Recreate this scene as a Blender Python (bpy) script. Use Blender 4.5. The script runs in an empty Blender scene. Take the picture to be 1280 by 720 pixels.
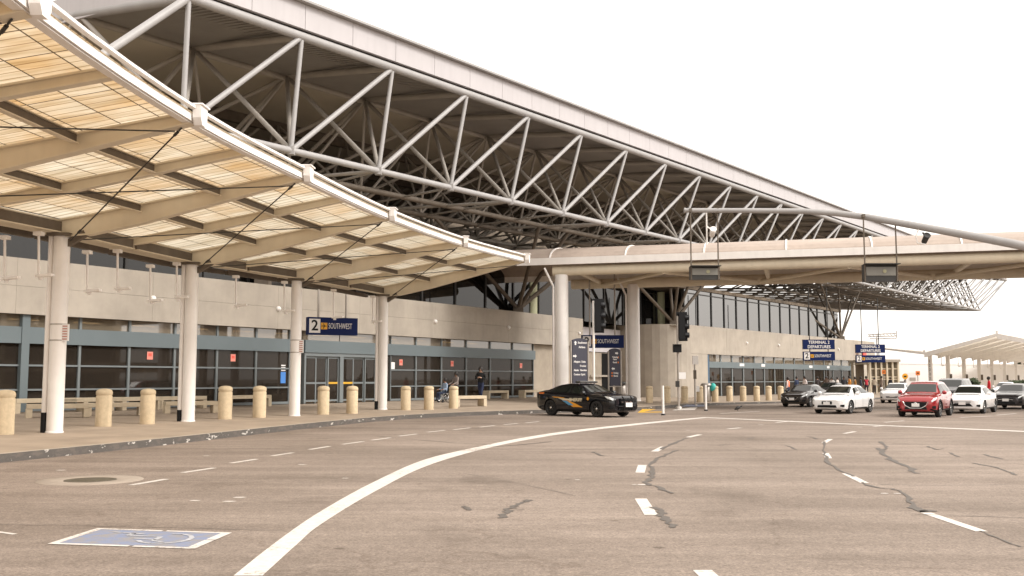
import bpy, bmesh, math, random
import numpy as np
from mathutils import Vector, Matrix
from mathutils.bvhtree import BVHTree
random.seed(7)
C = bpy.context.scene.collection
SC = bpy.context.scene
R = math.radians
# ------------------------------------------------------------------ camera
F = 1250.0; TH = math.atan(114 / F); CZ = 1.7
cam = bpy.data.cameras.new('camera'); camo = bpy.data.objects.new('camera', cam); C.objects.link(camo)
camo.location = (0, 0, CZ); camo.rotation_euler = (math.pi / 2 + TH, 0, 0)
cam.sensor_width = 36; cam.lens = 36 * F / 1280; cam.clip_end = 6000; cam.clip_start = .1
SC.camera = camo

def ray(px, py):
    a = (px - 640) / F; b = (360 - py) / F
    return Vector((a, math.cos(TH) - b * math.sin(TH), math.sin(TH) + b * math.cos(TH)))
def Pz(px, py, z):                       # point at height z seen at a photo pixel
    d = ray(px, py); return Vector((0, 0, CZ)) + d * ((z - CZ) / d.z)
def Py(px, py, Y):                       # point at distance Y seen at a photo pixel
    d = ray(px, py); return Vector((0, 0, CZ)) + d * (Y / d.y)
def G(px, py): p = Pz(px, py, 0); return Vector((p.x, p.y, 0))

# ------------------------------------------------------------------ materials
def lin(c): return tuple(((v / 255) / 12.92 if v / 255 <= .04045 else ((v / 255 + .055) / 1.055) ** 2.4) for v in c)
def mat(name, col, rough=.6, metal=0, var=.0, vscale=3.0, spec=.5, coat=0, bump=0, bscale=40, streak=0):
    m = bpy.data.materials.new(name); m.use_nodes = True
    nt = m.node_tree; b = nt.nodes['Principled BSDF']
    b.inputs['Roughness'].default_value = rough; b.inputs['Metallic'].default_value = metal
    b.inputs['Specular IOR Level'].default_value = spec; b.inputs['Coat Weight'].default_value = coat
    b.inputs['Coat Roughness'].default_value = .05
    b.inputs['Base Color'].default_value = (*col, 1)
    if var or bump or streak:
        tc = nt.nodes.new('ShaderNodeTexCoord')
        geo = nt.nodes.new('ShaderNodeNewGeometry')
    if var:
        n = nt.nodes.new('ShaderNodeTexNoise'); n.inputs['Scale'].default_value = vscale; n.inputs['Detail'].default_value = 6
        n.inputs['Roughness'].default_value = .65
        nt.links.new(geo.outputs['Position'], n.inputs['Vector'])
        r = nt.nodes.new('ShaderNodeValToRGB')
        r.color_ramp.elements[0].position = .3; r.color_ramp.elements[1].position = .7
        r.color_ramp.elements[0].color = (*[c * (1 - var) for c in col], 1)
        r.color_ramp.elements[1].color = (*[min(1, c * (1 + var * .6)) for c in col], 1)
        nt.links.new(n.outputs['Fac'], r.inputs['Fac'])
        out = r.outputs['Color']
        if streak:                          # rain streaks: noise stretched along z
            mp = nt.nodes.new('ShaderNodeMapping'); mp.inputs['Scale'].default_value = (2.2, 2.2, .22)
            nt.links.new(geo.outputs['Position'], mp.inputs['Vector'])
            n2 = nt.nodes.new('ShaderNodeTexNoise'); n2.inputs['Scale'].default_value = 1.6; n2.inputs['Detail'].default_value = 5
            nt.links.new(mp.outputs['Vector'], n2.inputs['Vector'])
            mr = nt.nodes.new('ShaderNodeMapRange'); mr.inputs['From Min'].default_value = .45; mr.inputs['From Max'].default_value = .75
            mr.inputs['To Min'].default_value = 0; mr.inputs['To Max'].default_value = streak
            nt.links.new(n2.outputs['Fac'], mr.inputs['Value'])
            mx = nt.nodes.new('ShaderNodeMix'); mx.data_type = 'RGBA'
            nt.links.new(mr.outputs['Result'], mx.inputs['Factor']); nt.links.new(out, mx.inputs[6])
            mx.inputs[7].default_value = (*[c * .45 for c in col], 1)
            out = mx.outputs[2]
        nt.links.new(out, b.inputs['Base Color'])
    if bump:
        n = nt.nodes.new('ShaderNodeTexNoise'); n.inputs['Scale'].default_value = bscale; n.inputs['Detail'].default_value = 4
        nt.links.new(geo.outputs['Position'], n.inputs['Vector'])
        bp = nt.nodes.new('ShaderNodeBump'); bp.inputs['Strength'].default_value = bump; bp.inputs['Distance'].default_value = .02
        nt.links.new(n.outputs['Fac'], bp.inputs['Height']); nt.links.new(bp.outputs['Normal'], b.inputs['Normal'])
    return m
def glass(name, tint, ior=1.7, through=.35, rough=.02, base=(.012, .011, .010)):
    m = bpy.data.materials.new(name); m.use_nodes = True; nt = m.node_tree
    b = nt.nodes['Principled BSDF']; b.inputs['Base Color'].default_value = (*base, 1)
    b.inputs['Roughness'].default_value = rough; b.inputs['IOR'].default_value = ior
    tr = nt.nodes.new('ShaderNodeBsdfTransparent'); tr.inputs['Color'].default_value = (*tint, 1)
    mx = nt.nodes.new('ShaderNodeMixShader'); mx.inputs['Fac'].default_value = through
    out = nt.nodes['Material Output']
    nt.links.new(b.outputs[0], mx.inputs[1]); nt.links.new(tr.outputs[0], mx.inputs[2]); nt.links.new(mx.outputs[0], out.inputs['Surface'])
    return m
M = {}
M['concrete'] = mat('concrete', (.41, .36, .30), .85, var=.16, vscale=.6, bump=.15, bscale=30, streak=.12)
M['concrete_inner'] = mat('concrete_inner', (.40, .34, .27), .85, var=.15, vscale=1.2)
M['bollard'] = mat('bollard_concrete', (.64, .515, .345), .88, var=.13, vscale=9, bump=.35, bscale=70, streak=.35)
M['bench'] = mat('bench_concrete', (.56, .47, .34), .85, var=.14, vscale=3, bump=.2, bscale=50)
M['white'] = mat('white_paint', (.86, .82, .78), .4, var=.06, vscale=1.5, streak=.12)
M['steel'] = mat('truss_paint', (.335, .322, .315), .5, var=.1, vscale=1.2)
M['steel_in'] = mat('truss_paint_inner', (.33, .30, .265), .6, var=.12, vscale=1.2)
M['steelshade'] = mat('truss_paint_shaded', (.21, .185, .16), .6)  # same truss steel at the far end, underside shade put into the colour
M['fascia'] = mat('fascia_panel', (.46, .435, .44), .45, var=.05, vscale=.5, streak=.12)
M['deck'] = mat('deck_metal', (.26, .24, .22), .65, var=.12, vscale=.6)
M['soffit'] = mat('soffit_panel', (.44, .395, .32), .8, var=.08, vscale=.4)
M['cream'] = mat('cream_steel', (.70, .615, .475), .55, var=.08, vscale=.8, streak=.12)
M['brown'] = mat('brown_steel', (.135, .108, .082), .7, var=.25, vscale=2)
M['vault'] = mat('vault_metal', (.42, .34, .285), .6, var=.14, vscale=.35, streak=.2)
M['bluegrey'] = mat('spandrel_metal', (.135, .165, .175), .5, var=.06, vscale=.6)
M['mullion'] = mat('mullion_metal', (.17, .19, .195), .45)
M['dark'] = mat('dark_metal', (.03, .028, .026), .5)
M['black'] = mat('black_paint', (.007, .007, .008), .5, spec=.25)
M['interior'] = mat('interior_wall', (.20, .16, .12), .9, var=.6, vscale=.6)
M['intfloor'] = mat('interior_floor', (.12, .10, .085), .3)
M['navy'] = mat('sign_navy', (.008, .018, .085), .6, spec=.15)
M['slate'] = mat('sign_slate', (.07, .07, .09), .6, spec=.2)
M['signwhite'] = mat('sign_white', (.8, .78, .76), .5)
M['signyel'] = mat('sign_yellow', (.75, .36, .02), .5)
M['orange'] = mat('orange_paint', (.75, .2, .03), .5)
M['yellow'] = mat('yellow_paint', (.72, .40, .03), .7, var=.25, vscale=3)
M['red'] = mat('red_notice', (.75, .10, .07), .5)
M['pink'] = mat('pink_notice', (.8, .28, .22), .5)
M['plate_red'] = mat('plate_red', (.48, .20, .16), .6)
M['blue'] = mat('blue_poster', (.06, .22, .6), .5)
M['bluegreypaint'] = mat('blue_ground_paint', (.235, .235, .275), .85, var=.32, vscale=6, bump=.2)
for n_ in M['bluegreypaint'].node_tree.nodes:
    if n_.type == 'VALTORGB': n_.color_ramp.elements[0].position = .38; n_.color_ramp.elements[1].position = .6; n_.color_ramp.elements[0].color = (.24, .225, .22, 1); n_.color_ramp.elements[1].color = (.185, .215, .315, 1)
def worn(m, wear):
    nt = m.node_tree; bs = nt.nodes['Principled BSDF']; old = bs.inputs['Base Color'].links[0].from_socket
    geo = nt.nodes.new('ShaderNodeNewGeometry'); n = nt.nodes.new('ShaderNodeTexNoise'); n.inputs['Scale'].default_value = 14; n.inputs['Detail'].default_value = 8; n.inputs['Roughness'].default_value = .8
    nt.links.new(geo.outputs['Position'], n.inputs['Vector'])
    n2 = nt.nodes.new('ShaderNodeTexNoise'); n2.inputs['Scale'].default_value = .8; nt.links.new(geo.outputs['Position'], n2.inputs['Vector'])
    ad = nt.nodes.new('ShaderNodeMath'); ad.operation = 'MULTIPLY_ADD'; nt.links.new(n2.outputs['Fac'], ad.inputs[0]); ad.inputs[1].default_value = .5; nt.links.new(n.outputs['Fac'], ad.inputs[2])
    r = nt.nodes.new('ShaderNodeMapRange'); r.inputs['From Min'].default_value = wear; r.inputs['From Max'].default_value = wear - .05; nt.links.new(ad.outputs[0], r.inputs['Value'])
    r.inputs['To Min'].default_value = 0; r.inputs['To Max'].default_value = 1
    mx = nt.nodes.new('ShaderNodeMix'); mx.data_type = 'RGBA'; nt.links.new(r.outputs[0], mx.inputs['Factor']); nt.links.new(old, mx.inputs[6]); mx.inputs[7].default_value = (.29, .245, .205, 1)
    nt.links.new(mx.outputs[2], bs.inputs['Base Color'])
M['tar'] = mat('tar', (.105, .088, .074), .7, var=.2, vscale=8)
M['line'] = mat('line_paint', (.62, .57, .52), .75, var=.2, vscale=9, bump=.2, bscale=40)
worn(M['line'], .66)
M['chrome'] = mat('chrome', (.75, .74, .73), .15, 1)
M['rubber'] = mat('rubber', (.016, .015, .015), .8)
M['rim'] = mat('alloy_rim', (.42, .42, .42), .3, .8)
M['blackrim'] = mat('black_rim', (.02, .02, .02), .4)
M['steelbin'] = mat('bin_steel', (.42, .38, .34), .4, .4, var=.1)
M['glass'] = glass('tinted_glass', (.50, .43, .35), 1.6, .55, base=(.055, .045, .036))
M['glassup'] = glass('clerestory_glass', (.30, .28, .25), 3.4, .15)
M['glassnear'] = glass('near_clerestory_glass', (.22, .20, .17), 1.65, .3)
M['glasstr'] = glass('transom_glass', (.55, .5, .42), 2.6, .2, base=(.22, .18, .13))  # tan base colour paints in the reflected canopy underside
M['carglass'] = mat('car_glass', (.012, .015, .013), .04, spec=.55)
M['headlamp'] = mat('headlamp', (.72, .74, .74), .08, spec=.9, metal=.3)
M['skin1'] = mat('skin_brown', (.30, .16, .10), .6)
M['skin2'] = mat('skin_light', (.55, .34, .25), .6)
M['hair'] = mat('hair_dark', (.02, .015, .012), .6)
M['teal'] = mat('teal_plastic', (.05, .5, .45), .5)
M['hedge'] = mat('hedge_leaf', (.055, .075, .03), .8, var=.6, vscale=4)
M['hazewall'] = mat('far_white_wall', (.80, .77, .74), .7, var=.04, vscale=.3)
M['cable'] = mat('cable', (.03, .026, .022), .6)
M['manhole'] = mat('manhole_iron', (.09, .075, .05), .7, var=.3, vscale=20)
M['ringcon'] = mat('manhole_concrete', (.335, .28, .228), .9, var=.15, vscale=5)
def cloth(col): 
    k = 'cloth_%d_%d_%d' % tuple(int(c * 255) for c in col)
    if k not in M: M[k] = mat('cloth', col, .9)
    return M[k]
def paint(name, col, rough=.25, metal=0, coat=1): 
    M[name] = mat(name, col, rough, metal, coat=coat); return M[name]

# asphalt
def asphalt():
    m = bpy.data.materials.new('asphalt'); m.use_nodes = True; nt = m.node_tree; N = nt.nodes; Lk = nt.links
    b = N['Principled BSDF']; b.inputs['Roughness'].default_value = .85; b.inputs['Specular IOR Level'].default_value = .3
    geo = N.new('ShaderNodeNewGeometry')
    def noise(scale, detail, vec=None, rough=.6):
        n = N.new('ShaderNodeTexNoise'); n.inputs['Scale'].default_value = scale; n.inputs['Detail'].default_value = detail; n.inputs['Roughness'].default_value = rough
        Lk.new(vec or geo.outputs['Position'], n.inputs['Vector']); return n.outputs['Fac']
    def ramp(f, p0, c0, p1, c1):
        r = N.new('ShaderNodeValToRGB'); e = r.color_ramp.elements
        e[0].position = p0; e[0].color = (*c0, 1); e[1].position = p1; e[1].color = (*c1, 1); Lk.new(f, r.inputs['Fac']); return r.outputs['Color']
    def mul(a, c):
        x = N.new('ShaderNodeMix'); x.data_type = 'RGBA'; x.blend_type = 'MULTIPLY'; x.inputs['Factor'].default_value = 1
        Lk.new(a, x.inputs[6]); Lk.new(c, x.inputs[7]); return x.outputs[2]
    def mapped(sc, rot):
        mp = N.new('ShaderNodeMapping'); mp.inputs['Scale'].default_value = sc; mp.inputs['Rotation'].default_value = rot
        Lk.new(geo.outputs['Position'], mp.inputs['Vector']); return mp.outputs['Vector']
    base = ramp(noise(.13, 6), .36, (.226, .183, .150), .66, (.324, .266, .224))
    speck = ramp(noise(30, 3, rough=.85), .33, (.58, .57, .56), .68, (1.38, 1.37, 1.36))
    speck2 = ramp(noise(7, 5, rough=.8), .36, (.80, .795, .79), .66, (1.14, 1.14, 1.14))
    st = ramp(noise(.9, 6, mapped((.25, 1.6, 1), (0, 0, R(-35)))), .42, (.86, .85, .84), .62, (1.03, 1.03, 1.03))
    oil = ramp(noise(.5, 3), .30, (.80, .79, .78), .42, (1, 1, 1))
    # hairline cracks
    vo = N.new('ShaderNodeTexVoronoi'); vo.feature = 'DISTANCE_TO_EDGE'; vo.inputs['Scale'].default_value = .16
    wn = N.new('ShaderNodeTexNoise'); wn.inputs['Scale'].default_value = 1.3; wn.inputs['Detail'].default_value = 5
    Lk.new(geo.outputs['Position'], wn.inputs['Vector'])
    va = N.new('ShaderNodeVectorMath'); va.operation = 'MULTIPLY_ADD'; Lk.new(wn.outputs['Color'], va.inputs[0]); va.inputs[1].default_value = (1.6, 1.6, 0)
    Lk.new(mapped((1, 1, 1), (0, 0, R(20))), va.inputs[2]); Lk.new(va.outputs[0], vo.inputs['Vector'])
    crack = ramp(vo.outputs['Distance'], 0.0008, (.80, .78, .76), .004, (1, 1, 1))
    vd = N.new('ShaderNodeTexVoronoi'); vd.inputs['Scale'].default_value = .9; Lk.new(geo.outputs['Position'], vd.inputs['Vector'])
    drip = ramp(vd.outputs['Distance'], .03, (.55, .53, .51), .07, (1, 1, 1))
    vt = N.new('ShaderNodeTexNoise'); vt.inputs['Scale'].default_value = .55; vt.inputs['Detail'].default_value = 2; Lk.new(mapped((.06, 1.2, 1), (0, 0, R(-58))), vt.inputs['Vector'])
    track = ramp(vt.outputs['Fac'], .38, (.87, .865, .86), .62, (1.04, 1.04, 1.04))
    col = mul(mul(mul(mul(mul(base, speck), mul(st, oil)), crack), speck2), mul(drip, track))
    Lk.new(col, b.inputs['Base Color'])
    bp = N.new('ShaderNodeBump'); bp.inputs['Strength'].default_value = .35; bp.inputs['Distance'].default_value = .01
    Lk.new(noise(60, 3), bp.inputs['Height']); Lk.new(bp.outputs['Normal'], b.inputs['Normal'])
    return m
M['asphalt'] = asphalt()
M['sidewalk'] = mat('sidewalk_concrete', (.36, .285, .215), .85, var=.22, vscale=.7, bump=.2, bscale=30)
M['kerbtop'] = mat('kerb_top', (.42, .36, .29), .85, var=.2, vscale=2)
def kerbmat():
    m = bpy.data.materials.new('kerb_black_chipped'); m.use_nodes = True; nt = m.node_tree; b = nt.nodes['Principled BSDF']
    b.inputs['Roughness'].default_value = .7
    geo = nt.nodes.new('ShaderNodeNewGeometry')
    mp = nt.nodes.new('ShaderNodeMapping'); mp.inputs['Scale'].default_value = (1, 1, 2.5); nt.links.new(geo.outputs['Position'], mp.inputs['Vector'])
    n = nt.nodes.new('ShaderNodeTexNoise'); n.inputs['Scale'].default_value = 2.3; n.inputs['Detail'].default_value = 7; n.inputs['Roughness'].default_value = .7
    nt.links.new(mp.outputs[0], n.inputs['Vector'])
    r = nt.nodes.new('ShaderNodeValToRGB'); e = r.color_ramp.elements
    e[0].position = .60; e[0].color = (.085, .075, .066, 1); e[1].position = .645; e[1].color = (.58, .54, .49, 1)
    x = e.new(.40); x.color = (.13, .11, .095, 1); y = e.new(.48); y.color = (.10, .088, .078, 1)
    nt.links.new(n.outputs['Fac'], r.inputs['Fac']); nt.links.new(r.outputs[0], b.inputs['Base Color']); return m
M['kerb'] = kerbmat()
def polycarb():
    m = bpy.data.materials.new('translucent_roof_sheet'); m.use_nodes = True; nt = m.node_tree; N = nt.nodes; L = nt.links
    uv = N.new('ShaderNodeUVMap'); uv.uv_map = 'UVMap'
    sep = N.new('ShaderNodeSeparateXYZ'); L.new(uv.outputs[0], sep.inputs[0])
    def line(sock, period, w):
        a = N.new('ShaderNodeMath'); a.operation = 'DIVIDE'; L.new(sock, a.inputs[0]); a.inputs[1].default_value = period
        f = N.new('ShaderNodeMath'); f.operation = 'FRACT'; L.new(a.outputs[0], f.inputs[0])
        c = N.new('ShaderNodeMath'); c.operation = 'LESS_THAN'; L.new(f.outputs[0], c.inputs[0]); c.inputs[1].default_value = w
        return c.outputs[0]
    l1 = line(sep.outputs[0], .31, .11); l2 = line(sep.outputs[1], .86, .035); l3 = line(sep.outputs[0], 1.24, .03)
    mxm = N.new('ShaderNodeMath'); mxm.operation = 'MAXIMUM'; L.new(l2, mxm.inputs[0]); L.new(l3, mxm.inputs[1])
    n = N.new('ShaderNodeTexNoise'); n.inputs['Scale'].default_value = .7; n.inputs['Detail'].default_value = 4
    L.new(uv.outputs[0], n.inputs['Vector'])
    # each sheet ages differently
    fl = N.new('ShaderNodeVectorMath'); fl.operation = 'DIVIDE'; L.new(uv.outputs[0], fl.inputs[0]); fl.inputs[1].default_value = (1.24, .86, 1)
    fr = N.new('ShaderNodeVectorMath'); fr.operation = 'FLOOR'; L.new(fl.outputs[0], fr.inputs[0])
    wn = N.new('ShaderNodeTexWhiteNoise'); wn.noise_dimensions = '2D'; L.new(fr.outputs[0], wn.inputs['Vector'])
    ad = N.new('ShaderNodeMath'); ad.operation = 'MULTIPLY_ADD'; L.new(wn.outputs['Value'], ad.inputs[0]); ad.inputs[1].default_value = .24; L.new(n.outputs['Fac'], ad.inputs[2])
    ag = N.new('ShaderNodeMapRange'); ag.inputs['From Min'].default_value = 8; ag.inputs['From Max'].default_value = 30; ag.inputs['To Min'].default_value = .26; ag.inputs['To Max'].default_value = -.14
    L.new(sep.outputs[0], ag.inputs['Value'])
    ad2 = N.new('ShaderNodeMath'); ad2.operation = 'ADD'; L.new(ad.outputs[0], ad2.inputs[0]); L.new(ag.outputs[0], ad2.inputs[1]); ad = ad2
    r = N.new('ShaderNodeValToRGB'); e = r.color_ramp.elements
    e[0].position = .42; e[0].color = (.74, .685, .57, 1); e[1].position = 1.0; e[1].color = (.58, .40, .21, 1)
    L.new(ad.outputs[0], r.inputs['Fac'])
    m1 = N.new('ShaderNodeMix'); m1.data_type = 'RGBA'; m1.blend_type = 'MULTIPLY'; L.new(l1, m1.inputs['Factor']); L.new(r.outputs[0], m1.inputs[6]); m1.inputs[7].default_value = (.52, .45, .36, 1)
    m2 = N.new('ShaderNodeMix'); m2.data_type = 'RGBA'; L.new(mxm.outputs[0], m2.inputs['Factor']); L.new(m1.outputs[2], m2.inputs[6]); m2.inputs[7].default_value = (.10, .07, .045, 1)
    mp = N.new('ShaderNodeMapping'); mp.inputs['Scale'].default_value = (3.2, .35, 1); L.new(uv.outputs[0], mp.inputs['Vector'])
    sn = N.new('ShaderNodeTexNoise'); sn.inputs['Scale'].default_value = 1.5; sn.inputs['Detail'].default_value = 6; L.new(mp.outputs[0], sn.inputs['Vector'])
    sr = N.new('ShaderNodeValToRGB'); se = sr.color_ramp.elements; se[0].position = .35; se[0].color = (.74, .70, .62, 1); se[1].position = .62; se[1].color = (1.05, 1.05, 1.05, 1); L.new(sn.outputs['Fac'], sr.inputs['Fac'])
    m3 = N.new('ShaderNodeMix'); m3.data_type = 'RGBA'; m3.blend_type = 'MULTIPLY'; m3.inputs['Factor'].default_value = 1; L.new(m2.outputs[2], m3.inputs[6]); L.new(sr.outputs[0], m3.inputs[7]); m2 = m3
    d = N.new('ShaderNodeBsdfDiffuse'); t = N.new('ShaderNodeBsdfTranslucent'); mx = N.new('ShaderNodeMixShader'); mx.inputs[0].default_value = .62
    L.new(m2.outputs[2], d.inputs[0]); L.new(m2.outputs[2], t.inputs[0]); L.new(d.outputs[0], mx.inputs[1]); L.new(t.outputs[0], mx.inputs[2])
    L.new(mx.outputs[0], N['Material Output'].inputs['Surface']); N.remove(N['Principled BSDF']); return m
M['sheet'] = polycarb()

# ------------------------------------------------------------------ mesh builder
XF = {}                                       # world transform of each thing root
class MB:
    def __init__(s): s.v = []; s.f = []; s.m = []; s.sm = []; s.uv = {}
    def add(s, vs, fs, mi=0, smooth=False):
        o = len(s.v); s.v += [Vector(v) for v in vs]
        for f in fs: s.f.append([o + i for i in f]); s.m.append(mi); s.sm.append(smooth)
        return s
    def box(s, c, size, rot=None, mi=0):
        hx, hy, hz = size[0] / 2, size[1] / 2, size[2] / 2
        vs = [Vector((x, y, z)) for x in (-hx, hx) for y in (-hy, hy) for z in (-hz, hz)]
        if rot is not None: vs = [rot @ v for v in vs]
        c = Vector(c); vs = [v + c for v in vs]
        return s.add(vs, [(0, 1, 3, 2), (4, 6, 7, 5), (0, 4, 5, 1), (2, 3, 7, 6), (0, 2, 6, 4), (1, 5, 7, 3)], mi)
    def bar(s, p, q, w, h, up=(0, 0, 1), mi=0):
        p, q = Vector(p), Vector(q); d = (q - p); l = d.length
        if l < 1e-6: return s
        d /= l; up = Vector(up); sd = d.cross(up)
        if sd.length < 1e-4: sd = Vector((1, 0, 0))
        sd.normalize(); u = sd.cross(d)
        rot = Matrix((sd, d, u)).transposed()
        return s.box((p + q) / 2, (w, l, h), rot, mi)
    def tube(s, p, q, r0, r1=None, n=10, mi=0, caps=True):
        p, q = Vector(p), Vector(q); r1 = r0 if r1 is None else r1
        d = (q - p)
        if d.length < 1e-6: return s
        d.normalize(); a = d.orthogonal().normalized(); b = d.cross(a)
        vs = []
        for c, r in ((p, r0), (q, r1)):
            for i in range(n):
                t = 2 * math.pi * i / n; vs.append(c + (a * math.cos(t) + b * math.sin(t)) * r)
        s.add(vs, [(i, (i + 1) % n, n + (i + 1) % n, n + i) for i in range(n)], mi, True)
        if caps:
            s.add(vs[:n], [list(range(n))[::-1]], mi); s.add(vs[n:], [list(range(n))], mi)
        return s
    def path(s, pts, r, n=8, mi=0):
        for i in range(len(pts) - 1): s.tube(pts[i], pts[i + 1], r if not isinstance(r, list) else r[i], r if not isinstance(r, list) else r[i + 1], n, mi, True)
        return s
    def lathe(s, c, prof, n=24, mi=0, axis=None, caps=True):      # prof: (radius, height)
        c = Vector(c); rot = axis if axis is not None else Matrix.Identity(3)
        vs = []
        for r, z in prof:
            for i in range(n):
                t = 2 * math.pi * i / n; vs.append(c + rot @ Vector((r * math.cos(t), r * math.sin(t), z)))
        fs = []
        for k in range(len(prof) - 1):
            for i in range(n): fs.append((k * n + i, k * n + (i + 1) % n, (k + 1) * n + (i + 1) % n, (k + 1) * n + i))
        s.add(vs, fs, mi, True)
        if caps:
            s.add(vs[:n], [list(range(n))[::-1]], mi); s.add(vs[-n:], [list(range(n))], mi)
        return s
    def prism(s, poly, ext, mi=0):                               # poly: 3d points, ext: vector
        n = len(poly); e = Vector(ext); vs = [Vector(p) for p in poly] + [Vector(p) + e for p in poly]
        s.add(vs, [list(range(n))[::-1], list(range(n, 2 * n))] + [(i, (i + 1) % n, n + (i + 1) % n, n + i) for i in range(n)], mi)
        return s
    def quad(s, a, b, c, d, mi=0, uv=None):
        if uv: s.uv[len(s.f)] = uv
        return s.add([a, b, c, d], [(0, 1, 2, 3)], mi)
    def text(s, txt, mtx, size, mi=0, align='CENTER', depth=.004, bold=0, xs=1.0):
        cu = bpy.data.curves.new('t', 'FONT'); cu.body = txt; cu.size = size; cu.align_x = align; cu.align_y = 'CENTER'
        cu.extrude = depth; cu.offset = bold; cu.resolution_u = 3
        o = bpy.data.objects.new('t', cu); C.objects.link(o)
        me = o.to_mesh()
        s.add([mtx @ Vector((v.co.x * xs, v.co.y, v.co.z)) for v in me.vertices], [list(p.vertices) for p in me.polygons], mi)
        o.to_mesh_clear(); bpy.data.objects.remove(o); bpy.data.curves.remove(cu)
        return s
    def build(s, name, mats, parent=None, bevel=0):
        root = parent
        while root is not None and root.name not in XF and root.parent: root = root.parent
        X = XF.get(root.name) if root is not None else None
        inv = X.inverted() if X is not None else None
        me = bpy.data.meshes.new(name)
        vs = [(inv @ v) if inv is not None else v for v in s.v]
        me.from_pydata([tuple(v) for v in vs], [], s.f)
        if not isinstance(mats, (list, tuple)): mats = [mats]
        for m in mats: me.materials.append(M[m] if isinstance(m, str) else m)
        me.polygons.foreach_set('material_index', s.m); me.polygons.foreach_set('use_smooth', s.sm)
        if s.uv:
            ul = me.uv_layers.new(name='UVMap')
            for fi, uv in s.uv.items():
                p = me.polygons[fi]
                for k, li in enumerate(p.loop_indices): ul.data[li].uv = uv[k]
        bm = bmesh.new(); bm.from_mesh(me); bmesh.ops.recalc_face_normals(bm, faces=bm.faces); 
        if bevel: bmesh.ops.bevel(bm, geom=[e for e in bm.edges if len(e.link_faces) == 2 and e.calc_face_angle(0) > .6], offset=bevel, segments=2, affect='EDGES', profile=.6)
        bm.to_mesh(me); bm.free()
        me.update()
        o = bpy.data.objects.new(name, me); C.objects.link(o)
        if parent is not None: o.parent = parent
        return o
def props(o, label=None, cat=None, group=None, kind=None):
    if label: o['label'] = label
    if cat: o['category'] = cat
    if group: o['group'] = group
    if kind: o['kind'] = kind
    return o
def thing(name, label, cat, loc=(0, 0, 0), rz=0, group=None, scale=1):
    o = bpy.data.objects.new(name, None); C.objects.link(o); o.location = loc; o.rotation_euler = (0, 0, rz); o.scale = (scale,) * 3
    XF[o.name] = Matrix.Identity(4) if rz == 'local' else Matrix.Translation(loc) @ Matrix.Rotation(rz, 4, 'Z') @ Matrix.Scale(scale, 4)
    return props(o, label, cat, group)
def local(name, label, cat, group=None):      # a thing modelled around the origin, moved afterwards
    return thing(name, label, cat, (0, 0, 0), 0, group)
def place(o, loc, rz=0, scale=1): o.location = loc; o.rotation_euler = (0, 0, rz); o.scale = (scale,) * 3
def dup(o, loc, rz=0, label=None, scale=None):
    c = o.copy(); C.objects.link(c)
    c.location = loc; c.rotation_euler = (0, 0, rz)
    if scale: c.scale = (scale,) * 3
    if label: c['label'] = label
    def rec(src, dst):
        for ch in src.children:
            d = ch.copy(); C.objects.link(d); d.parent = dst; rec(ch, d)
    rec(o, c); return c
def struct(mb, name, m): return props(mb.build(name, m), kind='structure')

# ------------------------------------------------------------------ plan of the site
F0 = Vector((-19.47, 37.97, 0)); U = Vector((.531, .847, 0)).normalized(); NO = Vector((U.y, -U.x, 0))   # first facade, outward normal
def FP(s, z, d=0): p = F0 + U * s + NO * d; return Vector((p.x, p.y, z))
def plane_hit(px, py, p0, n):
    d = ray(px, py); o = Vector((0, 0, CZ)); return o + d * ((p0 - o).dot(n) / d.dot(n))
def fs(px, d=0, py=450): return (plane_hit(px, py, F0 + NO * d, NO) - F0).dot(U)
def fz(px, py, d=0): return plane_hit(px, py, F0 + NO * d, NO).z

def cat(pts, n=6):
    out = []; P = [Vector(p) for p in pts]
    for i in range(len(P) - 1):
        a = P[max(i - 1, 0)]; b = P[i]; c = P[i + 1]; d = P[min(i + 2, len(P) - 1)]
        for k in range(n):
            t = k / n
            out.append(.5 * ((2 * b) + (c - a) * t + (2 * a - 5 * b + 4 * c - d) * t * t + (3 * b - a - 3 * c + d) * t ** 3))
    out.append(P[-1]); return out
KP = [(-16, -6), (-14.2, 4), (-12.7, 11), (-11.35, 16.5), (-10.45, 20.56), (-9.8, 22.95), (-9.05, 25.9), (-8.1, 30.3), (-6.83, 35.87), (-5.15, 41.6), (-2.6, 46.2), (1.07, 49.98),
      (3.7, 52), (6.2, 54.4), (8.3, 57.5), (10.2, 61.2), (12.7, 65), (16, 68.6), (20, 72.3), (26, 79.2), (40, 98), (60, 125), (90, 165)]
K = cat([(x, y, 0) for x, y in KP], 5)
def lerp(a, b, t): t = max(0, min(1, t)); return a + (b - a) * t
B = []; KH = []
for k in K:
    s = (k - F0).dot(U)
    if s < 52: b = FP(s, lerp(.5, .15, (s - 40) / 14), -3)
    else: b = FP(s, .15, -3 - min(30, (s - 52) * .05))
    B.append(b); KH.append(lerp(.18, .13, (s - 34) / 15) if s < 95 else .13)
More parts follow.
